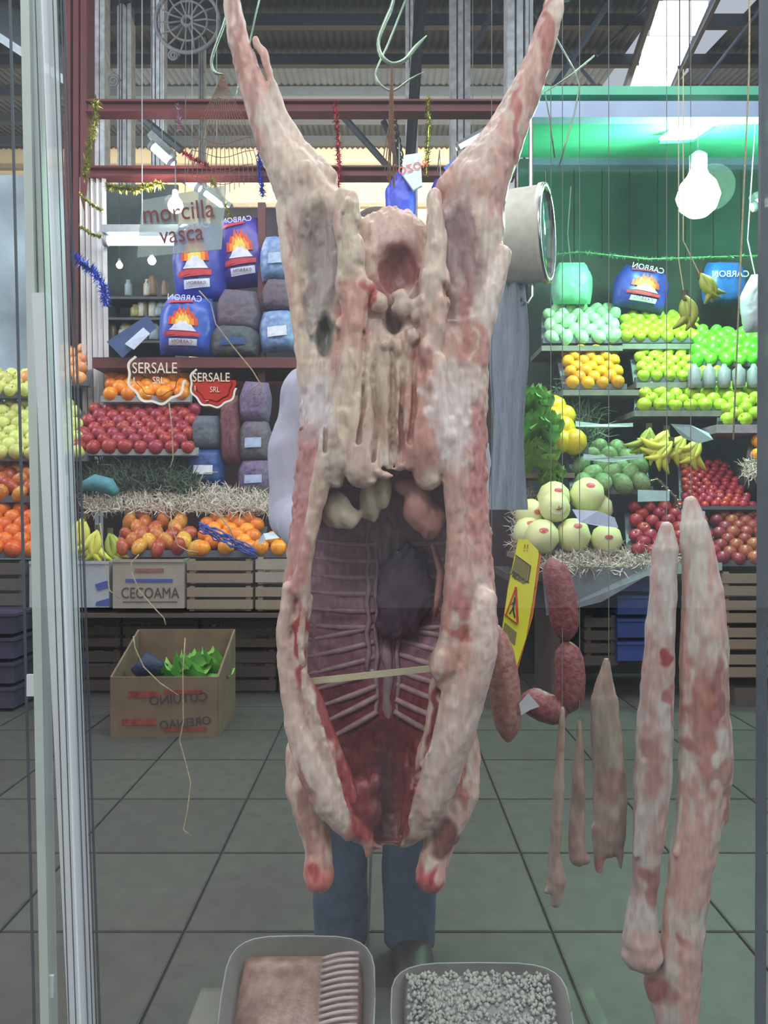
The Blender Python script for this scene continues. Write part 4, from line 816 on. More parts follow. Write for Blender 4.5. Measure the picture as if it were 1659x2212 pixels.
for i, (px, py, wd, hg, m, dm, lb) in enumerate([
 (516, 672, 96, 90, MESH, None, 'brown mesh sack lying right of the two blue sacks'), (508, 738, 110, 70, mat('olive_sack', '#61604c', .7, 0, .3, 40, .3, col2='#3f4a6a'), DBL, 'olive and navy sack low on the maroon shelf'),
 (604, 560, 84, 96, BWS, LTB, 'pale blue sack high beside the left thigh'), (606, 640, 80, 70, MESH, None, 'brown mesh sack on the blue and white one'), (602, 716, 84, 90, BWS, PW, 'blue and white lettered sack beside the left thigh'),
 (448, 935, 66, 74, mat('olive_net', '#6a6a5c', .7, 0, .3, 60, .3, col2='#4d5c80'), None, 'greyish net sack, upper one beside the dark red apples'), (446, 1010, 84, 84, mat('navy_sack', '#2f4a86', .5, 0, .2, 30), PW, 'navy sack with pale print standing in the shredded paper'),
 (500, 930, 46, 150, mat('maroon_net', '#6e3f48', .7, 0, .3, 60, .3), None, 'tall maroon net sack beside the navy sack'), (552, 870, 70, 90, ONI, None, 'violet net sack, topmost of the three behind the left sleeve'), (552, 952, 72, 90, mat('tan_net', '#77664f', .7, 0, .3, 60, .3, col2='#54507a'), LTB, 'tan and violet net sack, middle of the three behind the left sleeve'), (552, 1030, 76, 76, ONI, LTB, 'violet net sack, lowest of the three behind the left sleeve')]):
    sack(px, py, 5.35 if py < 800 else 5.1, wd, hg, .10, R.uniform(-5, 5), m, lb, name='net_sack', deco=plainlab(dm) if dm else None, group='net sacks on the left stall', seed=i+9)
shelf(428, 600, 1060, 5.0, .5, .05, DWOOD, 'dark shelf under the net sacks'); 
sack(1385, 625, 5.6, 120, 92, .1, -12, BLUE, 'tilted blue charcoal sack with yellow flames above the right stall', deco=charcoal, group='charcoal sacks', seed=31)
sack(1562, 612, 5.6, 96, 90, .1, 0, mat('sky_blue_sack', '#2d62b8', .35, 0, .15, 8), 'bright blue sack behind the hanging bananas', deco=lambda o, f, c, W, Hh, tl: text('lettering', 'CARBON', f(0, .2, -1)+Vector((0, -.02, 0)), W*.4, PW, o, (PI/2, 0, 0), True), group='charcoal sacks', seed=32)
sack(1640, 655, 4.7, 80, 125, .07, 4, mat('white_bag', '#b9c4cc', .3, 0, .1, 6, .3), 'white plastic carrier bag hanging at the right edge', 'bag', 'plastic_bag', pinch=.35, seed=33)
sack(1235, 612, 5.6, 90, 90, .08, 0, mat('mint_bag', '#7fc4a8', .4, 0, .15, 10, .2), 'pale mint plastic bag hanging in the right stall', 'bag', 'plastic_bag', pinch=.7, seed=34)
sack(865, 425, 5.3, 66, 110, .07, 2, mat('blue_nylon', '#3b49c4', .4, 0, .1, 8, .2), 'bright blue funnel-shaped bag hanging between the hind legs', 'bag', 'nylon_bag', pinch=.15, seed=35)
sack(958, 425, 5.3, 60, 80, .07, 8, mat('violet_nylon', '#4a3fa0', .4, 0, .2, 8, .2), 'violet bag hanging by the right pelvic ridge', 'bag', 'nylon_bag', pinch=.5, seed=36)
bn = thing('blue_banner', 'blue banner slanting down behind the right hind leg', 'banner', V(1010, 330, 5.4)); obj('cloth', MB().prism([(958, 362), (1040, 300), (1052, 318), (975, 382)], .01, lambda u, v_, t: V(u, v_, 5.4)+Vector((0, t, 0))), mat('banner_blue', '#3352cc', .5), bn)
pb = thing('printed_bag', 'white bag with red lettering hanging between the gold and red tinsel', 'bag', V(885, 400, 5.2)); obj('bag', MB().prism([(872, 335), (908, 330), (912, 400), (893, 410), (868, 375)], .03, lambda u, v_, t: V(u, v_, 5.2)+Vector((0, t, 0))), mat('white_print_bag', '#c3c6d4', .5), pb); text('lettering', 'ROZO', V(892, 362, 5.19), .07, FR, pb, (PI/2, -.3, 0), True)

# ---------------- fruit: one mesh per kind, every fruit its own object ----------------
def fruit_mesh(nm, prof, m, seg=12, stem=True, squash=None):
    mb = MB().lathe(prof, seg)
    if stem: mb.tube([(0, 0, .6), (.06, 0, 1.05)], .05, 5, 1)
    if squash: mb.v = [(a*squash[0], b*squash[1], c*squash[2]) for a, b, c in mb.v]
    return mesh(nm, mb, [m, mat('fruit_stem', '#5d4a30', .8)])
APPLE = [(.05, -.78), (.35, -.88), (.75, -.6), (.97, 0), (.9, .5), (.6, .82), (.25, .86), (.05, .7)]
BALL = [(.05, -1), (.45, -.9), (.82, -.57), (1, 0), (.82, .57), (.45, .9), (.05, .97)]
OVAL = [(.05, -1.3), (.42, -1.15), (.8, -.65), (.95, 0), (.82, .6), (.5, 1.05), (.05, 1.2)]
def fm(k, c, c2, rough=.35, rnd=.5, **kw): return mat(k, c, rough, 0, .1, 4, rnd=rnd, col2=c2, **kw)
KIND = {
 'dark_apple': ('apple', fruit_mesh('dark_apple', APPLE, fm('dark_red_skin', '#8c1a2c', '#b04048'))),
 'red_apple': ('apple', fruit_mesh('red_apple', APPLE, fm('red_skin', '#a0202e', '#c0404a'))),
 'orange': ('orange', fruit_mesh('orange', BALL, fm('orange_skin', '#e07a10', '#f09628', rnd=.4), stem=False)),
 'amber': ('orange', fruit_mesh('amber_orange', BALL, fm('amber_skin', '#dda018', '#e8b02c', rnd=.5), stem=False)),
 'blood': ('orange', fruit_mesh('deep_orange', BALL, fm('deep_orange_skin', '#d85a1c', '#e8782a', rnd=.4), stem=False)),
 'green': ('apple', fruit_mesh('green_apple', APPLE, fm('green_skin', '#9ec02c', '#b8cc3c', rnd=.5))),
 'yellowgreen': ('apple', fruit_mesh('pale_apple', APPLE, fm('pale_green_skin', '#c2ca62', '#d8d68a', rnd=.5))),
 'mint': ('pear', fruit_mesh('mint_pear', OVAL, fm('mint_skin', '#9ed6a0', '#b4e2b0', rnd=.3))),
 'lime': ('lime', fruit_mesh('lime', OVAL, fm('lime_skin', '#52c81e', '#7ada3a', rnd=.4), stem=False)),
 'peach': ('peach', fruit_mesh('peach', BALL, fm('peach_skin', '#e08a50', '#eaa878', rnd=.5), stem=False)),
 'mango': ('mango', fruit_mesh('mango', OVAL, fm('mango_skin', '#c98a26', '#b84a38', rnd=1.2), stem=False, squash=(1, .85, 1))),
 'plum': ('plum', fruit_mesh('plum', BALL, fm('plum_skin', '#7c2730', '#a85040', rnd=1.0), stem=False)),
 'avocado': ('avocado', fruit_mesh('avocado', OVAL, fm('avocado_skin', '#5c7a48', '#86a070', .6, rnd=.6), stem=True)),
 'grapefruit': ('grapefruit', fruit_mesh('grapefruit', BALL, fm('grapefruit_skin', '#d8b81c', '#e6c834', rnd=.3), stem=False)),
}
EMP = {}
TRAYM = mat('display_tray', '#5b5f68', .5, 0, .15, 8)
def pile(kind, bot, top, y1, y0, Y0, dep, rpx, label, group, traylabel, tm_=TRAYM, fill=1.0, lip=True, jit=.25):
    """rows of fruit up a sloping tray: bot/top = (x left, x right) of the lowest and highest row"""
    nm, me = KIND[kind]; r_ = rpx*Y0/F
    S0, S1 = V(bot[0], y1, Y0), V(bot[1], y1, Y0); T0, T1 = V(top[0], y0, Y0+dep), V(top[1], y0, Y0+dep)
    up = ((T0+T1)/2-(S0+S1)/2); up2 = Vector((0, up.y, up.z)); n = max(1, round(up2.length/(1.55*r_)))
    nrm = Vector((0, -up2.z, up2.y)).normalized() if up2.length > 0 else Vector((0, 0, 1))
    for j in range(n+1):
        t = j/n; a, b = S0.lerp(T0, t), S1.lerp(T1, t); cnt = max(1, int((b.x-a.x)/(1.9*r_)))
        for i in range(cnt+(0 if j % 2 else 1)):
            x = a.x+(i+(.5 if j % 2 else 0))*(b.x-a.x)/max(1, cnt)
            o = bpy.data.objects.new(nm, me); C.objects.link(o); k = r_*R.uniform(.93, 1.06)
            o.location = Vector((x+R.uniform(-jit, jit)*r_*.4, a.y, a.z+r_*.3))+nrm*R.uniform(-.05, .25)*r_
            o.scale = (k, k, k); o.rotation_euler = (R.uniform(-.9, .9), R.uniform(-.9, .9), R.uniform(0, 6.28)); tag(o, label, nm if nm != 'mango' else 'mango', group)
    tr = thing('display_tray', traylabel, 'tray', S0-Vector((0, 0, r_))); off = nrm*(-r_*.95); ex = Vector((r_*1.2, 0, 0)); th = nrm*-.02; dz = Vector((0, 0, r_*.3))
    q = [S0-ex+off+dz, S1+ex+off+dz, T1+ex+off+dz, T0-ex+off+dz]
    obj('base', MB().add(q+[p+th for p in q], [(0, 1, 2, 3), (7, 6, 5, 4), (0, 4, 5, 1), (1, 5, 6, 2), (2, 6, 7, 3), (3, 7, 4, 0)]), tm_, tr)
    if lip: obj('lip', MB().bar(q[0]-Vector((0, .02, 0))+nrm*.01, q[1]-Vector((0, .02, 0))+nrm*.01, .03, r_*.8), tm_, tr)
LG = mat('light_grey_tray', '#9a9ca0', .5, 0, .15, 8); OT = mat('tray_shadow_blue', '#3c4660', .5)
pile('orange', (240, 392), (246, 396), 856, 812, 5.25, .35, 17, 'round orange in the tray under the maroon shelf, behind the clear sticker', 'oranges under the maroon shelf', 'tray with a pale rim holding the oranges under the maroon shelf', LG)
pile('dark_apple', (168, 405), (205, 418), 972, 892, 4.95, .36, 17, 'dark red apple in the large pile under the oranges', 'dark red apples', 'sloping grey tray of dark red apples', LG)
pile('peach', (60, 172), (110, 180), 822, 762, 5.3, .4, 16, 'peach coloured fruit heaped high at the left behind the door post', 'peaches at the far left', 'tray of peaches at the far left')
pile('yellowgreen', (-40, 120), (-40, 90), 850, 812, 5.2, .2, 15, 'pale green apple in the upper row at the far left', 'upper pale green apples', 'tray of upper pale green apples')
pile('yellowgreen', (-30, 168), (-20, 160), 985, 880, 4.9, .4, 17, 'pale yellow-green apple in the big pile behind the ribbed door post', 'pale yellow-green apples', 'tray of pale yellow-green apples')
pile('mango', (-40, 84), (-40, 84), 1072, 1008, 4.75, .3, 18, 'reddish yellow mango at the far left above the deep oranges', 'far left mangoes', 'tray of mangoes at the far left')
pile('blood', (-50, 110), (-50, 100), 1192, 1092, 4.5, .35, 19, 'deep orange fruit in the lower pile at the far left', 'deep oranges at the far left', 'tray of deep oranges at the far left')
pile('mango', (262, 425), (288, 372), 1190, 1106, 4.55, .35, 18, 'red and yellow mango in the carton pile beside the bananas', 'mangoes in the lettered carton', 'inner tray of the mangoes beside the bananas')
pile('orange', (438, 540), (450, 556), 1190, 1128, 4.55, .3, 18, 'orange in the open crate with the blue net beside the mangoes', 'oranges with the blue net', 'inner tray of the oranges with the blue net')
pile('orange', (562, 640), (572, 640), 1190, 1172, 4.5, .1, 18, 'orange in the small box just left of the carcass', 'oranges in the small box', 'inner tray of the oranges in the small box')
pile('mint', (1190, 1325), (1188, 1328), 732, 674, 5.4, .3, 15, 'mint green fruit on the top tier beside the round scale', 'mint green fruit', 'top tier tray of mint green fruit')
pile('green', (1352, 1500), (1352, 1495), 732, 688, 5.4, .25, 14, 'yellow-green apple on the top tier right of the mint green fruit', 'top tier yellow-green apples', 'top tier tray of yellow-green apples')
pile('amber', (1236, 1335), (1222, 1320), 832, 764, 5.1, .3, 15, 'amber yellow fruit in the box on the second tier', 'amber fruit', 'tray of amber yellow fruit')
pile('lime', (1505, 1690), (1515, 1690), 782, 724, 5.15, .3, 15, 'vivid green lime on the right end of the top tier', 'limes', 'tray of vivid green limes')
pile('green', (1388, 1560), (1380, 1560), 818, 766, 5.1, .25, 14, 'green apple on the second tier in front of the clear wrap', 'second tier green apples', 'second tier tray of green apples')
pile('green', (1392, 1556), (1392, 1560), 882, 834, 4.95, .2, 16, 'green-yellow apple on the third tier', 'third tier green apples', 'third tier tray of green-yellow apples')
pile('yellowgreen' if 0 else 'green', (1572, 1690), (1572, 1690), 912, 842, 4.8, .3, 16, 'bright yellow-green apple in the heap at the right edge', 'right edge yellow-green apples', 'tray of yellow-green apples at the right edge', mat('dark_tray', '#2e3038', .6))
pile('grapefruit', (1212, 1240), (1190, 1206), 962, 888, 4.8, .22, 27, 'big yellow grapefruit stacked beside the lettuces', 'grapefruit', 'tray of big yellow grapefruit', jit=.1)
pile('avocado', (1260, 1385), (1250, 1375), 1052, 978, 4.7, .3, 21, 'dull green avocado below the white shelf strips', 'avocados', 'tray of dull green avocados')
pile('red_apple', (1482, 1625), (1478, 1560), 1095, 1004, 4.7, .4, 10, 'small red apple in the sloping mound below the yellow bananas', 'small red apples', 'tray of small red apples')
pile('dark_apple', (1376, 1540), (1370, 1500), 1195, 1102, 4.45, .3, 16, 'red apple in the low pile beside the melons', 'red apples beside the melons', 'tray of red apples beside the melons')
pile('plum', (1560, 1700), (1545, 1700), 1212, 1106, 4.4, .4, 16, 'plum in the low pile at the right edge', 'plums', 'tray of plums at the right edge')
pile('orange', (1636, 1700), (1640, 1700), 990, 958, 4.7, .1, 16, 'orange in the straw-lined basket at the right edge', 'oranges at the right edge', 'tray of oranges at the right edge')
# melons with stickers
MEL = fm('melon_skin', '#cfcf8c', '#dedca8', .5, .3); STM = mat('melon_sticker', '#c04a50', .5); SCAR = mat('melon_scar', '#a0714c', .8)
def melon(px, py, Y, rp, label, st, scar=False):
    c = V(px, py, Y); r_ = rp*Y/F; o = thing('melon', label, 'melon', c, 'honeydew melons'); M = Matrix.Translation(c)@Euler((.3 if not scar else 1.2, R.uniform(-.2, .2), 0)).to_matrix().to_4x4()
    o = obj('skin', MB().lathe([(.02*r_, -r_), (.4*r_, -.92*r_), (.8*r_, -.6*r_), (r_, 0), (.82*r_, .6*r_), (.42*r_, .93*r_), (.1*r_, 1.03*r_)], 20, M), MEL, o, True)
    def disc(u, v_, a, b, m, nm): 
        vs = []; mb = MB(); n = 14
        for t in range(n): 
            x, z = u+a*math.cos(2*PI*t/n), v_+b*math.sin(2*PI*t/n); vs.append(c+Vector((x, -math.sqrt(max(.01, 1.02-x*x-z*z)), z))*r_*1.0)
        vs.append(c+Vector((u, -math.sqrt(max(.01, 1.05-u*u-v_*v_)), v_))*r_*1.0); obj(nm, mb.add(vs, [(t, (t+1) % n, n) for t in range(n)]), m, o)
    if scar: disc(0, .05, .55, .5, mat('melon_pale', '#dfe3c0', .5), 'pale_end'); disc(.05, 0, .24, .2, SCAR, 'stem_scar')
    elif st: disc(st[0], st[1], .26, .14, STM, 'round_sticker')
melon(1196, 1076, 4.62, 36, 'topmost melon of the left column, above the one with the brown scar', (.1, .45)); melon(1198, 1096, 4.5, 34, 'melon facing out with a brown stem scar', None, True)
melon(1268, 1070, 4.62, 38, 'top right melon of the stack with a red sticker near its crown', (0, .55)); melon(1146, 1112, 4.6, 34, 'leftmost melon half behind the scarred one', (.3, .2))
melon(1142, 1150, 4.55, 34, 'left melon of the middle row just above the yellow sign', (0, .6)); melon(1170, 1160, 4.45, 38, 'front left melon over the tip of the yellow sign', (-.05, .4)); melon(1238, 1158, 4.5, 38, 'front middle melon with a sticker near the top', (.1, .6)); melon(1310, 1166, 4.5, 34, 'front right melon beside the shredded paper', (-.1, .2)); melon(1290, 1100, 4.7, 34, 'melon behind the white price paper', None)
melt = tag(obj('melon_shelf', MB().box((V(1225, 0, 4.65).x, 4.68, V(0, 1202, 4.6).z), (.62, .5, .03)), WOOD), 'wooden ledge under the melons', 'shelf')
# bananas
BANM = fm('banana_skin', '#d8cc38', '#cfd05a', .5, .4); BANG = fm('green_banana_skin', '#a3a634', '#8fa03c', .5, .3); TIP = mat('banana_tip', '#4d4a28', .8)
def banana_bunch(c, L_, n, rot, m, label, spread=.5, grp=None, hang=False):
    o = thing('banana_bunch', label, 'bananas', c, grp)
    for k in range(n):
        a = (k-(n-1)/2)*spread/max(1, n-1)*2; e = Euler((0, a+rot, 0)).to_matrix(); P = []
        for t in range(9):
            u = t/8; P.append(c+e@Vector((.22*L_*math.sin(PI*u)*(1 if a > -.1 else -1), -.06*L_*math.sin(PI*u)-.012*(k % 2)-.3*L_*.2*u, -u*L_)))
        rr_ = [L_*.12*z for z in (.3, .6, .9, 1, 1, 1, .9, .6, .25)]; obj('banana', MB().tube(P, rr_, 6, 0), [m], o, True)
    obj('crown', MB().tube([c+Vector((0, 0, .03)), c, c+Vector((0, -.01, -.03))], .018, 6), TIP, o); return o
G1 = 'bananas beside the door post'
banana_bunch(V(180, 1120, 4.6), .22, 5, .25, BANM, 'tallest yellow banana bunch standing up behind the others', .5, G1); banana_bunch(V(145, 1145, 4.5), .20, 5, .7, BANM, 'leftmost yellow banana bunch behind the ribbed post', .6, G1)
banana_bunch(V(212, 1145, 4.5), .19, 6, .25, BANM, 'front yellow banana bunch with spread fingers', .7, G1); banana_bunch(V(238, 1152, 4.55), .18, 5, -.2, BANG, 'greener banana bunch touching the mangoes', .5, G1)
G2 = 'bananas on the right stall'
for i, (x, y, rt, lb) in enumerate(((1402, 925, .2, 'left'), (1440, 930, .5, 'second'), (1478, 942, .7, 'third'), (1510, 950, .6, 'rightmost'), (1450, 955, .9, 'lower front'))):
    banana_bunch(V(x, y, 4.75-.04*(i == 4)), .19, 6, rt, BANM if i else BANG, '%s banana bunch beneath the crumpled white paper on the right stall' % lb, .8, G2)
banana_bunch(V(1478, 640, 4.3), .19, 3, .0, BANG, 'lower dull yellow banana bunch hanging on a string', .35, 'hanging bananas'); banana_bunch(V(1512, 592, 4.35), .17, 4, -.5, BANG, 'upper dull yellow banana bunch hanging on a string', .4, 'hanging bananas')
for a, b, lb in (((1478, 638), (1466, 560), 'left string of the hanging bananas'), ((1510, 590), (1476, 520), 'right string of the hanging bananas')): tag(obj('string', MB().tube([V(*a, 4.3), V(*b, 4.3), V(b[0], 150, 4.3)], .003, 5), TWINE), lb, 'string')
# lettuces, greens, shredded paper, papers
def tuft(x0, x1, y0, y1, Y, dep, n, m, label, cat, name, ln, wd, up=.4):
    mb = MB()
    for k in range(n):
        u, v_ = R.random(), R.random(); c = V(x0+(x1-x0)*u, y1+(y0-y1)*v_*(.6+.4*math.sin(PI*u)), Y+dep*v_); d = Vector((R.gauss(0, 1), R.gauss(0, .6), R.gauss(up, .7))).normalized()*ln*R.uniform(.5, 1.2); q = d.cross(Vector((R.gauss(0, 1), 1, R.gauss(0, 1)))).normalized()*wd
        md = c+d*.5+Vector((0, -.01, R.uniform(-.3, .3)*ln)); mb.add([c-q, c+q, md+q, md-q, c+d+q*.3, c+d-q*.3], [(0, 1, 2, 3), (3, 2, 4, 5)])
    o = tag(obj(name, mb, m), label, cat); o['kind'] = 'stuff'; return o
SHRED = mat('shredded_paper', '#c9bdb2', .7, 0, .12, 40); DILL = mat('dark_herbs', '#4b5646', .8, 0, .3, 30)
tuft(185, 590, 1050, 1105, 4.75, .25, 2600, SHRED, 'band of white shredded paper behind the bananas and mangoes', 'shredded paper', 'shredded_paper', .07, .003, .2)
tuft(1110, 1160, 1040, 1190, 4.8, .2, 500, SHRED, 'shredded paper left of the melons', 'shredded paper', 'shredded_paper', .07, .003, .2)
tuft(1170, 1520, 1188, 1232, 4.35, .12, 2200, SHRED, 'shredded paper fringe along the right counter edge', 'shredded paper', 'shredded_paper', .07, .003, 0)
tuft(1606, 1680, 985, 1030, 4.6, .1, 400, SHRED, 'shredded paper around the right edge basket', 'shredded paper', 'shredded_paper', .06, .003, 0)
tuft(165, 420, 992, 1062, 4.9, .2, 1500, DILL, 'dark feathery herbs under the dark red apples', 'herbs', 'herbs', .13, .004, .5)
tuft(1190, 1290, 830, 960, 5.0, .2, 900, mat('grey_herbs', '#5f7a62', .8, 0, .3, 30), 'grey-green feathery herbs under the amber fruit', 'herbs', 'herbs', .13, .004, .5)
def lettuce(px, py, Y, rp, m, label):
    o = thing('lettuce', label, 'lettuce', V(px, py, Y), 'lettuces'); c = V(px, py, Y); r_ = rp*Y/F
    for k in range(14):
        a = 2*PI*k/14+R.uniform(-.2, .2); tlt = .5+.5*(k % 3); mb = MB(); vs = []
        d = Vector((math.cos(a)*math.sin(tlt), -abs(math.sin(a))*math.sin(tlt)*.8-.2, math.cos(tlt))); sd = d.cross(Vector((.3, 1, .2))).normalized()
        for j in range(5):
            for i in range(5): u = (i-2)/2; w_ = r_*.55*math.sin(PI*(.15+.75*j/4)); vs.append(c+d*r_*1.2*j/4+sd*u*w_+Vector((0, -.02*math.sin(u*5+j*2), .015*math.sin(j*3+i*2))))
        obj('leaf', mb.add(vs, [(j*5+i, j*5+i+1, j*5+i+6, j*5+i+5) for j in range(4) for i in range(4)]), m, o, True)
LT = mat('lettuce_leaf', '#8cc860', .6, 0, .25, 14, .2, rnd=.4, col2='#5a9a4a'); LT2 = mat('dark_lettuce_leaf', '#74983e', .6, 0, .25, 14, .2, rnd=.4)
for x, y, r_, m, lb in ((1148, 885, 44, LT, 'topmost bright lettuce right of the grey coat'), (1165, 940, 48, LT, 'second lettuce down beside the grapefruit'), (1158, 1000, 46, LT2, 'darker lettuce just above the melons'), (1190, 1035, 30, LT2, 'small dark lettuce behind the top melon')): lettuce(x, y, 4.75, r_, m, lb)
tag(obj('lettuce_shelf', MB().box((V(1165, 0, 5).x, 5.0, V(0, 1030, 5).z), (.35, .4, .03)), WOOD), 'ledge under the lettuces', 'shelf')
def paper(P, Y, m, label, name='price_paper', cat='paper'): 
    n = len(P); f = lambda u, v_, t: V(u, v_, Y)+Vector((0, t+.02*math.sin(u*.15), 0)); return tag(obj(name, MB().prism(P, .003, f), m), label, cat)
WP = mat('white_note', '#b9c2da', .6, 0, .08, 30); WP2 = mat('mint_note', '#b4d4d4', .6, 0, .08, 30)
paper([(1236, 1100), (1290, 1104), (1326, 1118), (1334, 1140), (1290, 1136), (1250, 1128)], 4.38, WP, 'curled white price paper between the melons'); paper([(1448, 916), (1490, 918), (1530, 935), (1538, 950), (1510, 958), (1478, 945)], 4.6, WP2, 'crumpled bluish paper on the right stall bananas')
paper([(1242, 910), (1300, 916), (1366, 914), (1366, 922), (1300, 925), (1242, 922)], 4.85, WP2, 'upper white shelf strip over the avocados', 'shelf_strip', 'strip'); paper([(1262, 980), (1320, 988), (1392, 980), (1392, 988), (1320, 998), (1262, 992)], 4.62, WP2, 'lower white shelf strip over the avocados', 'shelf_strip', 'strip')
paper([(1376, 1058), (1446, 1060), (1446, 1082), (1376, 1084)], 4.5, WP2, 'short mint and blue shelf card beside the small red apples', 'shelf_card', 'card'); paper([(1475, 1100), (1525, 1104), (1525, 1116), (1475, 1112)], 4.4, WP, 'narrow pale card above the red apples', 'shelf_card', 'card')
paper([(556, 1168), (570, 1152), (600, 1148), (602, 1162), (575, 1166), (560, 1176)], 4.4, mat('bright_note', '#d4dcee', .6), 'small white paper on the box left of the carcass'); paper([(80, 1030), (150, 1026), (156, 1070), (72, 1078)], 4.55, WP, 'white paper sheet behind the door post')
paper([(230, 738), (318, 682), (338, 706), (262, 772)], 5.2, mat('blue_leaflet', '#4a5f8e', .5, 0, .1), 'tilted blue and white leaflet at the left end of the maroon shelf', 'leaflet', 'leaflet'); paper([(268, 742), (308, 706), (326, 722), (290, 756)], 5.17, WP, 'white inset sheet on the tilted blue leaflet', 'leaflet', 'leaflet')
# blue foam fruit liner, price rail, long ledges
tag(obj('blue_liner', MB().tube([V(180, 1050, 4.75), V(205, 1042, 4.75), V(235, 1050, 4.75), V(250, 1066, 4.75)], [.03, .05, .05, .03], 8), mat('teal_paper', '#4f8694', .7, 0, .2, 30, .3), None, True), 'teal crumpled wrapping at the edge of the dark herbs', 'wrapping')
net = thing('blue_net', 'blue net bunched over the oranges beside the mangoes', 'net', V(500, 1150, 4.4)); NB = mat('blue_net', '#4456b0', .6, 0, .2, 60)
for k in range(12): obj('strand', MB().tube([V(432+j*11+R.uniform(-3, 3), 1138+j*5.4+(k-6)*1.8+R.uniform(-4, 4), 4.42+R.uniform(-.02, .02)) for j in range(12)], .004, 5), NB, net, True)
# clear plastic sheets tied over the tiers
for P, Y, lb in (([(1488, 776), (1640, 782), (1640, 840), (1488, 838)], 5.0, 'row of pale wrapped packs behind the right edge apples'),):
    for k in range(5):
        x = 1500+k*32; c = V(x, 838, Y); M = Matrix.Translation(c); tag(obj('wrapped_pack', MB().lathe([(.035, 0), (.04, .02), (.04, .11), (.02, .13), (.012, .15)], 10, M), mat('pale_pack', '#8f8c98', .4, 0, .2, 20), None, True), 'pale wrapped pack in the row behind the right edge apples', 'pack', 'pale wrapped packs')
for x0, x1, y, Y, lb in ((1170, 1345, 752, 5.3, 'ledge under the mint green fruit'), (1345, 1659, 748, 5.3, 'long ledge under the top tier apples'), (1215, 1380, 848, 5.0, 'ledge under the amber fruit'), (1375, 1570, 832, 5.05, 'ledge under the second tier green apples'), (1370, 1570, 893, 4.9, 'grey ledge under the third tier green apples')):
    shelf(x0, x1, y, Y, .4, .035, mat('clear_ledge', '#7d8079', .4, 0, .2, 12), lb)
shelf(1548, 1720, 926, 4.75, .4, .05, mat('white_ledge', '#a6a2ac', .5, 0, .2, 12), 'white ledge under the right edge apples')
board(1140, 1760, 560, 1406, 6.0, mat('stall_back_low', '#3c4a44', .8, 0, .3, 3), 'dark green-grey board behind the tiers of the right stall')
board(1100, 1760, 1240, 1452, 5.2, mat('under_counter', '#353237', .8, 0, .3, 3), 'dark board under the right counter')
bas = thing('fruit_basket', 'dark round basket of oranges at the right edge', 'basket', V(1650, 1100, 4.75)); c = V(1662, 1080, 4.9); obj('basket_body', MB().lathe([(.10, 0), (.18, .05), (.20, .22), (.17, .22), (.15, .06), (.01, .03)], 18, Matrix.Translation(c-Vector((0, 0, .02)))), mat('dark_wicker', '#33343a', .8, 0, .3, 60, .4), bas, True)

# ---------------- crates and cartons of the counters ----------------
CARD = mat('cardboard', '#9a8f84', .8, 0, .08, 12); PALE = mat('pale_carton', '#a4a8b4', .7, 0, .1, 8); INK = mat('box_ink', '#3d3a3e', .7); BLI = mat('blue_ink', '#40509a', .7)
def carton(x0, x1, y0, y1, Y, dep, m, label, name='carton', cat='box', grp=None):
    a, b = V(x0, y0, Y), V(x1, y1, Y); o = thing(name, label, cat, Vector(((a.x+b.x)/2, Y+dep/2, b.z)), grp); w_, h_ = b.x-a.x, a.z-b.z; cx_, cz = (a.x+b.x)/2, (a.z+b.z)/2; t = .008
    obj('front', MB().box((cx_, Y, cz), (w_, t, h_)), m, o); obj('back', MB().box((cx_, Y+dep, cz), (w_, t, h_)), m, o)
    for s_ in (-1, 1): obj('side', MB().box((cx_+s_*(w_/2-t/2), Y+dep/2, cz), (t, dep-t, h_)), m, o)
    obj('bottom', MB().box((cx_, Y+dep/2, b.z+t/2), (w_-2*t, dep-t, t)), m, o); obj('top_edge', MB().box((cx_, Y-.006, a.z-.008), (w_, .01, .016)), m, o); return o
o = carton(64, 236, 1212, 1312, 4.42, .34, PALE, 'pale grey carton under the bananas with blue marks at its corner')
obj('blue_mark', MB().prism([(205, 1262), (232, 1254), (236, 1268), (210, 1276)], .003, lambda u, v_, t: V(u, v_, 4.41)+Vector((0, t, 0))), BLI, o); obj('blue_mark', MB().prism([(208, 1300), (236, 1292), (236, 1308), (206, 1308)], .003, lambda u, v_, t: V(u, v_, 4.41)+Vector((0, t, 0))), BLI, o)
o = carton(244, 398, 1208, 1314, 4.4, .34, CARD, 'brown carton with large letters and a blue line under the mangoes')
obj('blue_line', MB().box(V(322, 1254, 4.393), (.26, .003, .018)), BLI, o); text('lettering', 'CECOAMA', V(324, 1282, 4.392), .085, INK, o, sx=.78); obj('red_line', MB().box(V(322, 1232, 4.393), (.16, .003, .02)), mat('box_red', '#8f5550', .7), o)
obj('thin_line', MB().box(V(324, 1300, 4.393), (.3, .002, .004)), INK, o)
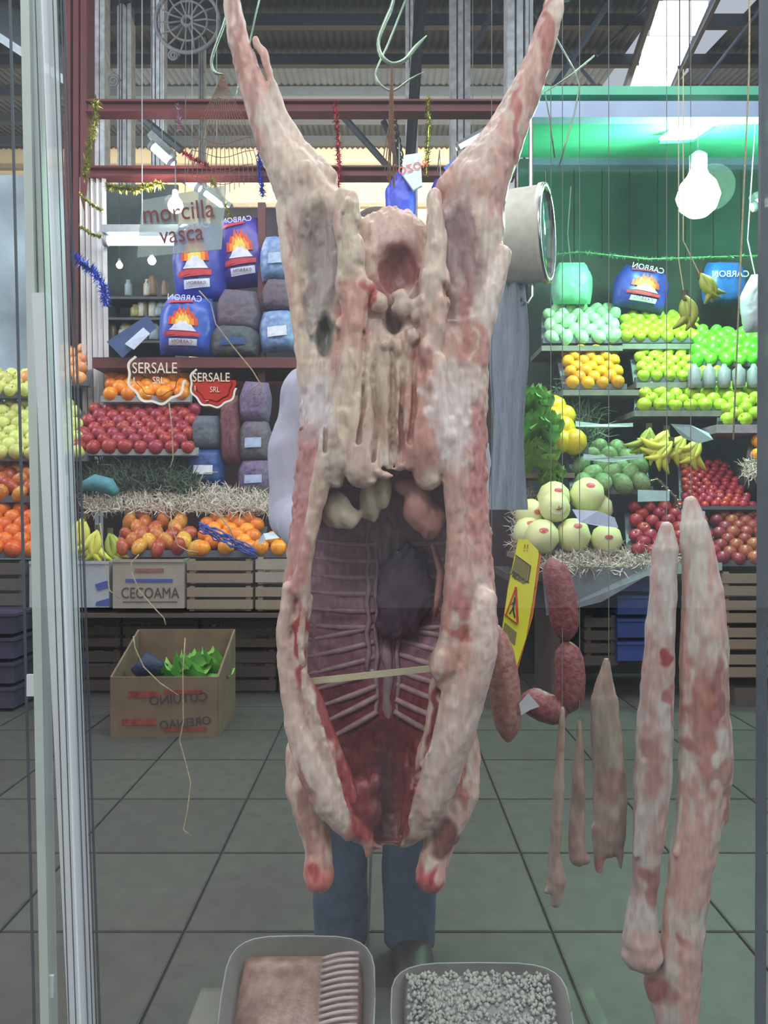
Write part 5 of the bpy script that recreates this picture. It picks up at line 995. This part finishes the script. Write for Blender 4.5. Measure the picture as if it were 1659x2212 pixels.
def crate(x0, x1, y0, y1, Y, dep, m, label, n=3, grp='slatted wooden crates'):
    a, b = V(x0, y0, Y), V(x1, y1, Y); cx_, h_, w_ = (a.x+b.x)/2, a.z-b.z, b.x-a.x; o = thing('wooden_crate', label, 'crate', Vector((cx_, Y+dep/2, b.z)), grp); sh_ = h_/n
    for k in range(n):
        z = a.z-sh_*(k+.5); dzz = R.uniform(-.003, .003)
        obj('slat', MB().box((cx_, Y, z+dzz), (w_, .010, sh_*.74)), m, o)
        for s_ in (-1, 1): obj('slat', MB().box((cx_+s_*(w_/2-.005), Y+dep/2, z), (.010, dep-.03, sh_*.74)), m, o)
        obj('slat', MB().box((cx_, Y+dep, z), (w_, .010, sh_*.74)), m, o)
    for sx_ in (-1, 1):
        for yy in (Y+.02, Y+dep-.02): obj('corner_post', MB().box((cx_+sx_*(w_/2-.026), yy, (a.z+b.z)/2), (.028, .028, h_)), m, o)
    obj('base', MB().box((cx_, Y+dep/2, b.z+.006), (w_-.02, dep-.03, .010)), m, o); return o
crate(404, 546, 1208, 1262, 4.42, .34, WOOD, 'upper slatted crate holding the oranges with the blue net', 2); crate(404, 546, 1266, 1320, 4.42, .34, WOOD, 'slatted crate directly below the orange crate', 2); crate(552, 694, 1204, 1262, 4.42, .34, CARD, 'small crate of oranges touching the carcass', 2); crate(552, 694, 1266, 1320, 4.42, .34, WOOD, 'slatted crate under the small crate of oranges', 2)
crate(-110, 56, 1212, 1312, 4.45, .34, DWOOD, 'dark crate under the deep oranges at the far left', 3)
for r0, (ya, yb) in enumerate(((1326, 1400), (1404, 1496))):
    for c0, (xa_, xb_) in enumerate(((-70, 92), (98, 260), (266, 428), (434, 596), (602, 764))):
        crate(xa_, xb_, ya, yb, 4.62, .4, DWOOD, '%s dark crate of the %s row under the left counter' % (('far left', 'second', 'middle', 'fourth', 'rightmost')[c0], ('upper', 'bottom')[r0]), 3, 'dark crates under the left counter')
tag(obj('counter_board', MB().box((V(330, 0, 4.6).x, 4.62, V(0, 1320, 4.6).z), (2.6, .46, .022)), DWOOD), 'long board between the cartons and the dark crates', 'board')
for r0, (ya, yb) in enumerate(((1236, 1290), (1294, 1348), (1352, 1406), (1410, 1466))):
    crate(1560, 1740, ya, yb, 4.3, .4, WOOD, '%s light crate of the stack at the right edge' % ('topmost', 'second', 'third', 'lowest')[r0], 2, 'light crates at the right edge')
tag(obj('plinth', MB().box((V(1650, 0, 4.5).x, 4.5, .045), (.5, .4, .10)), DWOOD), 'low plinth under the light crates at the right', 'plinth')
crate(1262, 1335, 1330, 1440, 4.5, .35, DWOOD, 'dark narrow crate left of the blue crate under the right counter', 4)
BC = mat('blue_plastic', '#33488c', .45, 0, .1, 10)
bc = thing('blue_crate', 'tall blue plastic crate stack under the right counter', 'crate', V(1372, 1480, 4.45))
for k in range(4):
    a, b = V(1334, 1236+k*50, 4.45), V(1412, 1282+k*50, 4.45); obj('tier', MB().box(((a.x+b.x)/2, 4.62, (a.z+b.z)/2), (b.x-a.x, .34, (a.z-b.z)*.8)).box(((a.x+b.x)/2, 4.62, a.z-.008), ((b.x-a.x)*1.06, .37, .016)), BC, bc)
tag(obj('cover_cloth', MB().add([V(1170, 1225, 4.36), V(1400, 1225, 4.34), V(1560, 1215, 4.34), V(1180, 1330, 4.32), V(1395, 1245, 4.3), V(1560, 1232, 4.3), V(1300, 1300, 4.3)]+[V(1170, 1225, 4.38), V(1400, 1225, 4.36), V(1560, 1215, 4.36), V(1180, 1330, 4.34), V(1395, 1245, 4.32), V(1560, 1232, 4.32), V(1300, 1300, 4.32)], [(0, 3, 6, 4, 1), (1, 4, 5, 2), (7, 8, 11, 13, 10), (8, 9, 12, 11), (0, 7, 10, 3), (3, 10, 13, 6), (6, 13, 11, 4), (4, 11, 12, 5)]), mat('grey_cover', '#5d646a', .7, 0, .2, 10)), 'grey cloth draped over the front of the right counter', 'cloth')
tag(obj('right_counter', MB().box((V(1400, 0, 4.7).x, 4.68, V(0, 1232, 4.5).z-.03), (1.75, .6, .04)).box((V(1180, 0, 4.7).x, 4.68, .35), (.05, .5, .7)).box((V(1700, 0, 4.7).x, 4.85, .35), (.05, .1, .7)), DWOOD), 'dark wooden counter carrying the melons and red apples', 'counter')
# carton on the floor with lettuce
CRD2 = mat('floor_cardboard', '#74604e', .85, 0, .15, 10); CR = mat('box_red_print', '#883a32', .8, 0, .3, 30)
Yc = 3.72; a, b = V(262, 1470, Yc), V(470, 1598, Yc); o = thing('floor_carton', 'open red-printed cardboard carton of lettuce standing on the floor', 'box', Vector(((a.x+b.x)/2, Yc, 0)))
x0, x1 = V(240, 0, Yc).x, V(470, 0, Yc).x; zt = V(0, 1462, Yc).z; D_ = .42
obj('front', MB().box(((x0+x1)/2, Yc, zt/2), (x1-x0, .01, zt)), CRD2, o); obj('back', MB().box(((x0+x1)/2, Yc+D_, .22), (x1-x0, .01, .44)), CRD2, o)
for s_ in (x0, x1):
    obj('side', MB().add([(s_-.005, Yc, 0), (s_-.005, Yc+D_, 0), (s_-.005, Yc+D_, .44), (s_-.005, Yc, zt), (s_+.005, Yc, 0), (s_+.005, Yc+D_, 0), (s_+.005, Yc+D_, .44), (s_+.005, Yc, zt)], [(0, 1, 2, 3), (7, 6, 5, 4), (0, 4, 5, 1), (1, 5, 6, 2), (2, 6, 7, 3), (3, 7, 4, 0)]), CRD2, o)
obj('bottom', MB().box(((x0+x1)/2, Yc+D_/2, .01), (x1-x0-.02, D_-.02, .01)), CRD2, o)
for cx_, cz, w_, h_ in ((310, 1500, .14, .03), (395, 1495, .18, .02), (300, 1560, .16, .03), (400, 1575, .2, .02)): obj('red_print', MB().box(V(cx_, cz, Yc-.007), (w_, .002, h_)), CR, o)
text('lettering', 'CUTUINO', V(385, 1510, Yc-.009), .06, INK, o, (PI/2, -.08, 0), True); text('lettering', 'OREINAO', V(400, 1562, Yc-.009), .055, INK, o, (PI/2, -.1, 0), True)
def leafball(c, r_, m, label, cat, name): 
    o = thing(name, label, cat, c); 
    for k in range(16):
        a = 2*PI*k/16; t = .3+.45*(k % 3); vs = []; d = Vector((math.cos(a)*math.sin(t), math.sin(a)*math.sin(t), math.cos(t))); sd = d.cross(Vector((.1, .2, 1))).normalized()
        for j in range(5):
            for i in range(5): vs.append(c+d*r_*j/4+sd*(i-2)/2*r_*.5*math.sin(PI*(.2+.7*j/4))+Vector((0, 0, .02*math.sin(i*2+j))))
        obj('leaf', MB().add(vs, [(j*5+i, j*5+i+1, j*5+i+6, j*5+i+5) for j in range(4) for i in range(4)]), m, o, True)
leafball(Vector(((x0+x1)/2+.06, Yc+.2, .17)), .19, LT, 'green lettuce lying in the floor carton', 'lettuce', 'lettuce'); leafball(Vector(((x0+x1)/2+.14, Yc+.28, .2)), .16, LT, 'second green lettuce at the back of the floor carton', 'lettuce', 'lettuce')
tag(obj('blue_bundle', MB().tube([(x0+.06, Yc+.16, .26), (x0+.12, Yc+.18, .31), (x0+.2, Yc+.2, .27)], [.03, .06, .03], 8), mat('dark_blue_bundle', '#2a3050', .6, 0, .4, 50, .4), None, True), 'dark blue and white bundle in the left of the floor carton', 'bundle')
# purple crate stack at the far left
pc = thing('purple_crate', 'dark violet plastic crate standing on the floor at the far left', 'crate', V(0, 1500, 4.2))
for k in range(4): obj('tier', MB().box((V(-20, 0, 4.3).x, 4.35, .07+k*.13), (.36, .34, .10)).box((V(-20, 0, 4.3).x, 4.35, .12+k*.13), (.38, .36, .015)), mat('violet_plastic', '#453f56', .5, 0, .2, 12), pc)
# yellow wet floor board leaning on the counter
YL = mat('yellow_plastic', '#c6bf1e', .4, 0, .06, 6); OR_ = mat('sign_orange', '#b4601e', .5); Y1 = 4.12
fp = lambda u, v_, e=0: V(u, v_, Y1+(v_-1450)*-.0004)+Vector((0, e, 0))
ws = thing('caution_sign', 'tall narrow yellow caution sign with a red triangle tilted behind the carcass', 'sign', fp(1125, 1452))
pnl = obj('panel', MB().prism([(1120, 1165), (1140, 1166), (1162, 1188), (1164, 1196), (1150, 1300), (1136, 1380), (1112, 1452), (1082, 1425), (1080, 1400), (1098, 1270)], .02, lambda u, v_, t: fp(u, v_, t)), YL, ws)
obj('side_edge', MB().prism([(1158, 1192), (1170, 1200), (1152, 1330), (1118, 1450), (1108, 1452), (1140, 1330)], .014, lambda u, v_, t: fp(u, v_, t+.006)), OR_, ws)
SG = mat('sign_block', '#6f6434', .6, 0, .2, 200)
for P in ([(1114, 1200), (1144, 1222), (1138, 1254), (1106, 1232)], [(1108, 1238), (1134, 1256), (1132, 1262), (1106, 1244)], [(1090, 1344), (1116, 1366), (1112, 1394), (1084, 1372)]): obj('text_block', MB().prism(P, .001, lambda u, v_, t: fp(u, v_, t-.003)), SG, pnl)
obj('rule_line', MB().bar(fp(1113, 1198, -.003), fp(1146, 1222, -.003), .006, .003).bar(fp(1105, 1233, -.003), fp(1140, 1258, -.003), .006, .003).bar(fp(1146, 1222, -.003), fp(1140, 1258, -.003), .006, .003), INK, pnl)
TRI = mat('sign_red', '#b03020', .5); obj('triangle', MB().bar(fp(1114, 1268, -.003), fp(1092, 1328, -.003), .012, .003).bar(fp(1114, 1268, -.003), fp(1118, 1345, -.003), .012, .003).bar(fp(1090, 1326, -.004), fp(1118, 1348, -.004), .022, .004), TRI, pnl)
obj('pictogram', MB().bar(fp(1112, 1290, -.003), fp(1108, 1315, -.003), .012, .003).bar(fp(1108, 1312, -.003), fp(1100, 1326, -.003), .010, .003).bar(fp(1108, 1312, -.003), fp(1112, 1334, -.003), .010, .003).bar(fp(1112, 1298, -.003), fp(1104, 1306, -.003), .008, .003), INK, pnl)
text('lettering', 'CUIDADO', fp(1121, 1250, -.004), .045, INK, pnl, (PI/2, .65, 0)); text('lettering', '!!', fp(1136, 1184, -.004), .055, OR_, pnl, (PI/2, .1, 0))
obj('support_leg', MB().bar(fp(1110, 1440, .03), fp(1106, 1106+1720*1.05/4.15, .03), .03, .015).bar(fp(1090, 1425, .03), fp(1082, 1106+1720*1.05/4.15, .03), .03, .015), YL, ws)

# ---------------- the photographer's reflection, modelled as a solid person behind the carcass ----------------
PX, PY = -.015, 1.87
pe = thing('person', 'person in a pale shirt and blue jeans holding a camera, a reflection modelled behind the carcass', 'person', Vector((PX, PY, 0)))
q3 = lambda x, y, z: (PX+x, PY+y, z)
def pt(pts, q=1.0): return tube_d([q3(*a[:3])+(a[3],) for a in pts], q)
def pell(x, y, z, a, b, c_): return ell_d(q3(x, y, z), (a, b, c_))
SKIN = mat('skin', '#b98d78', .5, 0, .06, 12); SHIRT = mat('pale_shirt', '#b9b6cc', .8, 0, .05, 9, .2); JEAN = mat('blue_jeans', '#46536b', .85, 0, .15, 40, .2); HAIR = mat('dark_hair', '#3b2e28', .7, 0, .3, 120, .5)
def bodymesh(nm, pr_, lo, hi, m, h=.008):
    v_, q_ = field_mesh(pr_, q3(*lo), q3(*hi), h); return link_field(nm, v_, q_, m, pe)
b_ = [U(pell(0, -.01, 1.63, .076, .096, .118), .02), U(pell(0, -.045, 1.565, .05, .05, .05), .02), U(pt([(0, .02, 1.38, .062), (0, .0, 1.54, .055)]), .02), U(pell(0, -.108, 1.615, .012, .02, .03), .01),
      U(pell(-.078, 0, 1.625, .010, .02, .032), .006), U(pell(.078, 0, 1.625, .010, .02, .032), .006), B(pell(-.031, -.105, 1.642, .018, .014, .011), .006), B(pell(.031, -.105, 1.642, .018, .014, .011), .006), U(pell(0, -.098, 1.568, .026, .012, .009), .004),
      U(pell(0, .01, 1.18, .13, .075, .24), .03), U(pell(0, .01, .93, .12, .07, .12), .03)]
for s_ in (-1, 1):
    b_ += [U(pt([(s_*.148, .01, 1.32, .038), (s_*.2, .02, 1.06, .034), (s_*.148, -.12, 1.0, .028), (s_*.075, -.235, .99, .026)]), .015), U(pell(s_*.062, -.262, .995, .026, .040, .032), .01)]
    for k in range(4): b_.append(U(pt([(s_*.055, -.275, 1.018-k*.019, .0095), (s_*.036, -.318, 1.02-k*.019, .009), (s_*(.012+.003*k), -.326, 1.018-k*.018, .0075)]), .003))
    b_.append(U(pt([(s_*.055, -.25, 1.02, .011), (s_*.03, -.262, 1.044, .010), (s_*.016, -.28, 1.048, .008)]), .004))
    b_ += [U(pt([(s_*.08, .01, .86, .06), (s_*.078, .0, .5, .045), (s_*.078, .015, .09, .038)]), .02)]
bodymesh('body', b_, (-.33, -.36, .04), (.33, .16, 1.78), SKIN, .0065)
bodymesh('hair', [U(pell(0, .012, 1.665, .086, .102, .1), .01), B(pell(0, -.075, 1.60, .066, .07, .085), .01), B(pell(0, 0, 1.5, .12, .14, .07), .01)], (-.11, -.13, 1.5), (.11, .14, 1.8), HAIR, .005)
sh_ = [U(pell(0, .01, 1.2, .185, .115, .27), .04), U(pt([(-.14, .01, 1.35, .06), (0, .01, 1.39, .065), (.14, .01, 1.35, .06)]), .03), U(pt([(0, .01, 1.05, .155), (0, .01, .80, .16), (0, .01, .70, .17)], .72), .03)]
for s_ in (-1, 1): sh_.append(U(pt([(s_*.155, .01, 1.335, .066), (s_*.195, .02, 1.2, .062), (s_*.205, .02, 1.05, .056), (s_*.15, -.12, 1.0, .047), (s_*.105, -.19, .99, .040)]), .012))
sh_.append(B(pell(0, -.02, 1.5, .07, .075, .07), .01)); sh_.append(B(pell(0, .0, .55, .4, .4, .1), .01))
v_, q_ = field_mesh(sh_, q3(-.34, -.26, .6), q3(.34, .22, 1.52), .007, .018, 20); link_field('shirt', v_, q_, SHIRT, pe)
obj('collar', MB().tube([Vector(q3(.076*math.sin(a), .0-.07*math.cos(a), 1.44+.012*math.cos(a))) for a in [-2.9+5.8*k/18 for k in range(19)]], .013, 8), SHIRT, pe, True)
for k in range(6): obj('button', MB().lathe([(.001, -.002), (.006, -.002), (.006, .002), (.001, .002)], 10, Matrix.Translation(q3(0, -.115-.01*(k > 1), 1.36-k*.1))@Matrix.Rotation(PI/2, 4, 'X')), mat('button', '#cfcfd8', .4), pe)
j_ = [U(pell(0, .01, .88, .14, .09, .10), .02)]
for s_, dx in ((-1, -.012), (1, .0)): j_.append(U(pt([(s_*.08+dx, .01, .84, .082), (s_*.078+dx, .0, .5, .07), (s_*.076+dx, .01, .10, .062), (s_*.076+dx, .01, .05, .062)]), .008))
j_.append(B(pell(0, 0, .0, .4, .4, .035), .004))
v_, q_ = field_mesh(j_, q3(-.22, -.16, .02), q3(.22, .18, 1.0), .007, .008, 26); link_field('jeans', v_, q_, JEAN, pe)
for s_ in (-1, 1):
    bodymesh('shoe', [U(pell(s_*.08, -.07, .035, .048, .13, .034), .02), U(pell(s_*.08, .02, .05, .042, .07, .045), .02), B(pell(s_*.08, 0, -.1, .3, .3, .1), .004)], (s_*.08-.07, -.22, -.01), (s_*.08+.07, .12, .11), mat('dark_shoe', '#2e2b2d', .5), .006)
for s_ in (-1, 1): obj('eye', MB().lathe([(.001, -.009), (.008, -.005), (.009, 0), (.008, .005), (.001, .009)], 10, Matrix.Translation(q3(s_*.031, -.092, 1.642))), mat('eye_white', '#d8d4d0', .3), pe, True)
cm = thing('pocket_camera', 'small black pocket camera held by the person behind the carcass', 'camera', Vector(q3(0, -.30, .985))); BLK = mat('camera_black', '#1d1e22', .35)
obj('body', MB().box(q3(0, -.300, .99), (.064, .024, .056)), BLK, cm); obj('lens', MB().lathe([(.005, 0), (.02, 0), (.02, .02), (.016, .022), (.015, .03), (.005, .03)], 18, Matrix.Translation(q3(.006, -.312, .988))@Matrix.Rotation(PI/2, 4, 'X')), BLK, cm, True)
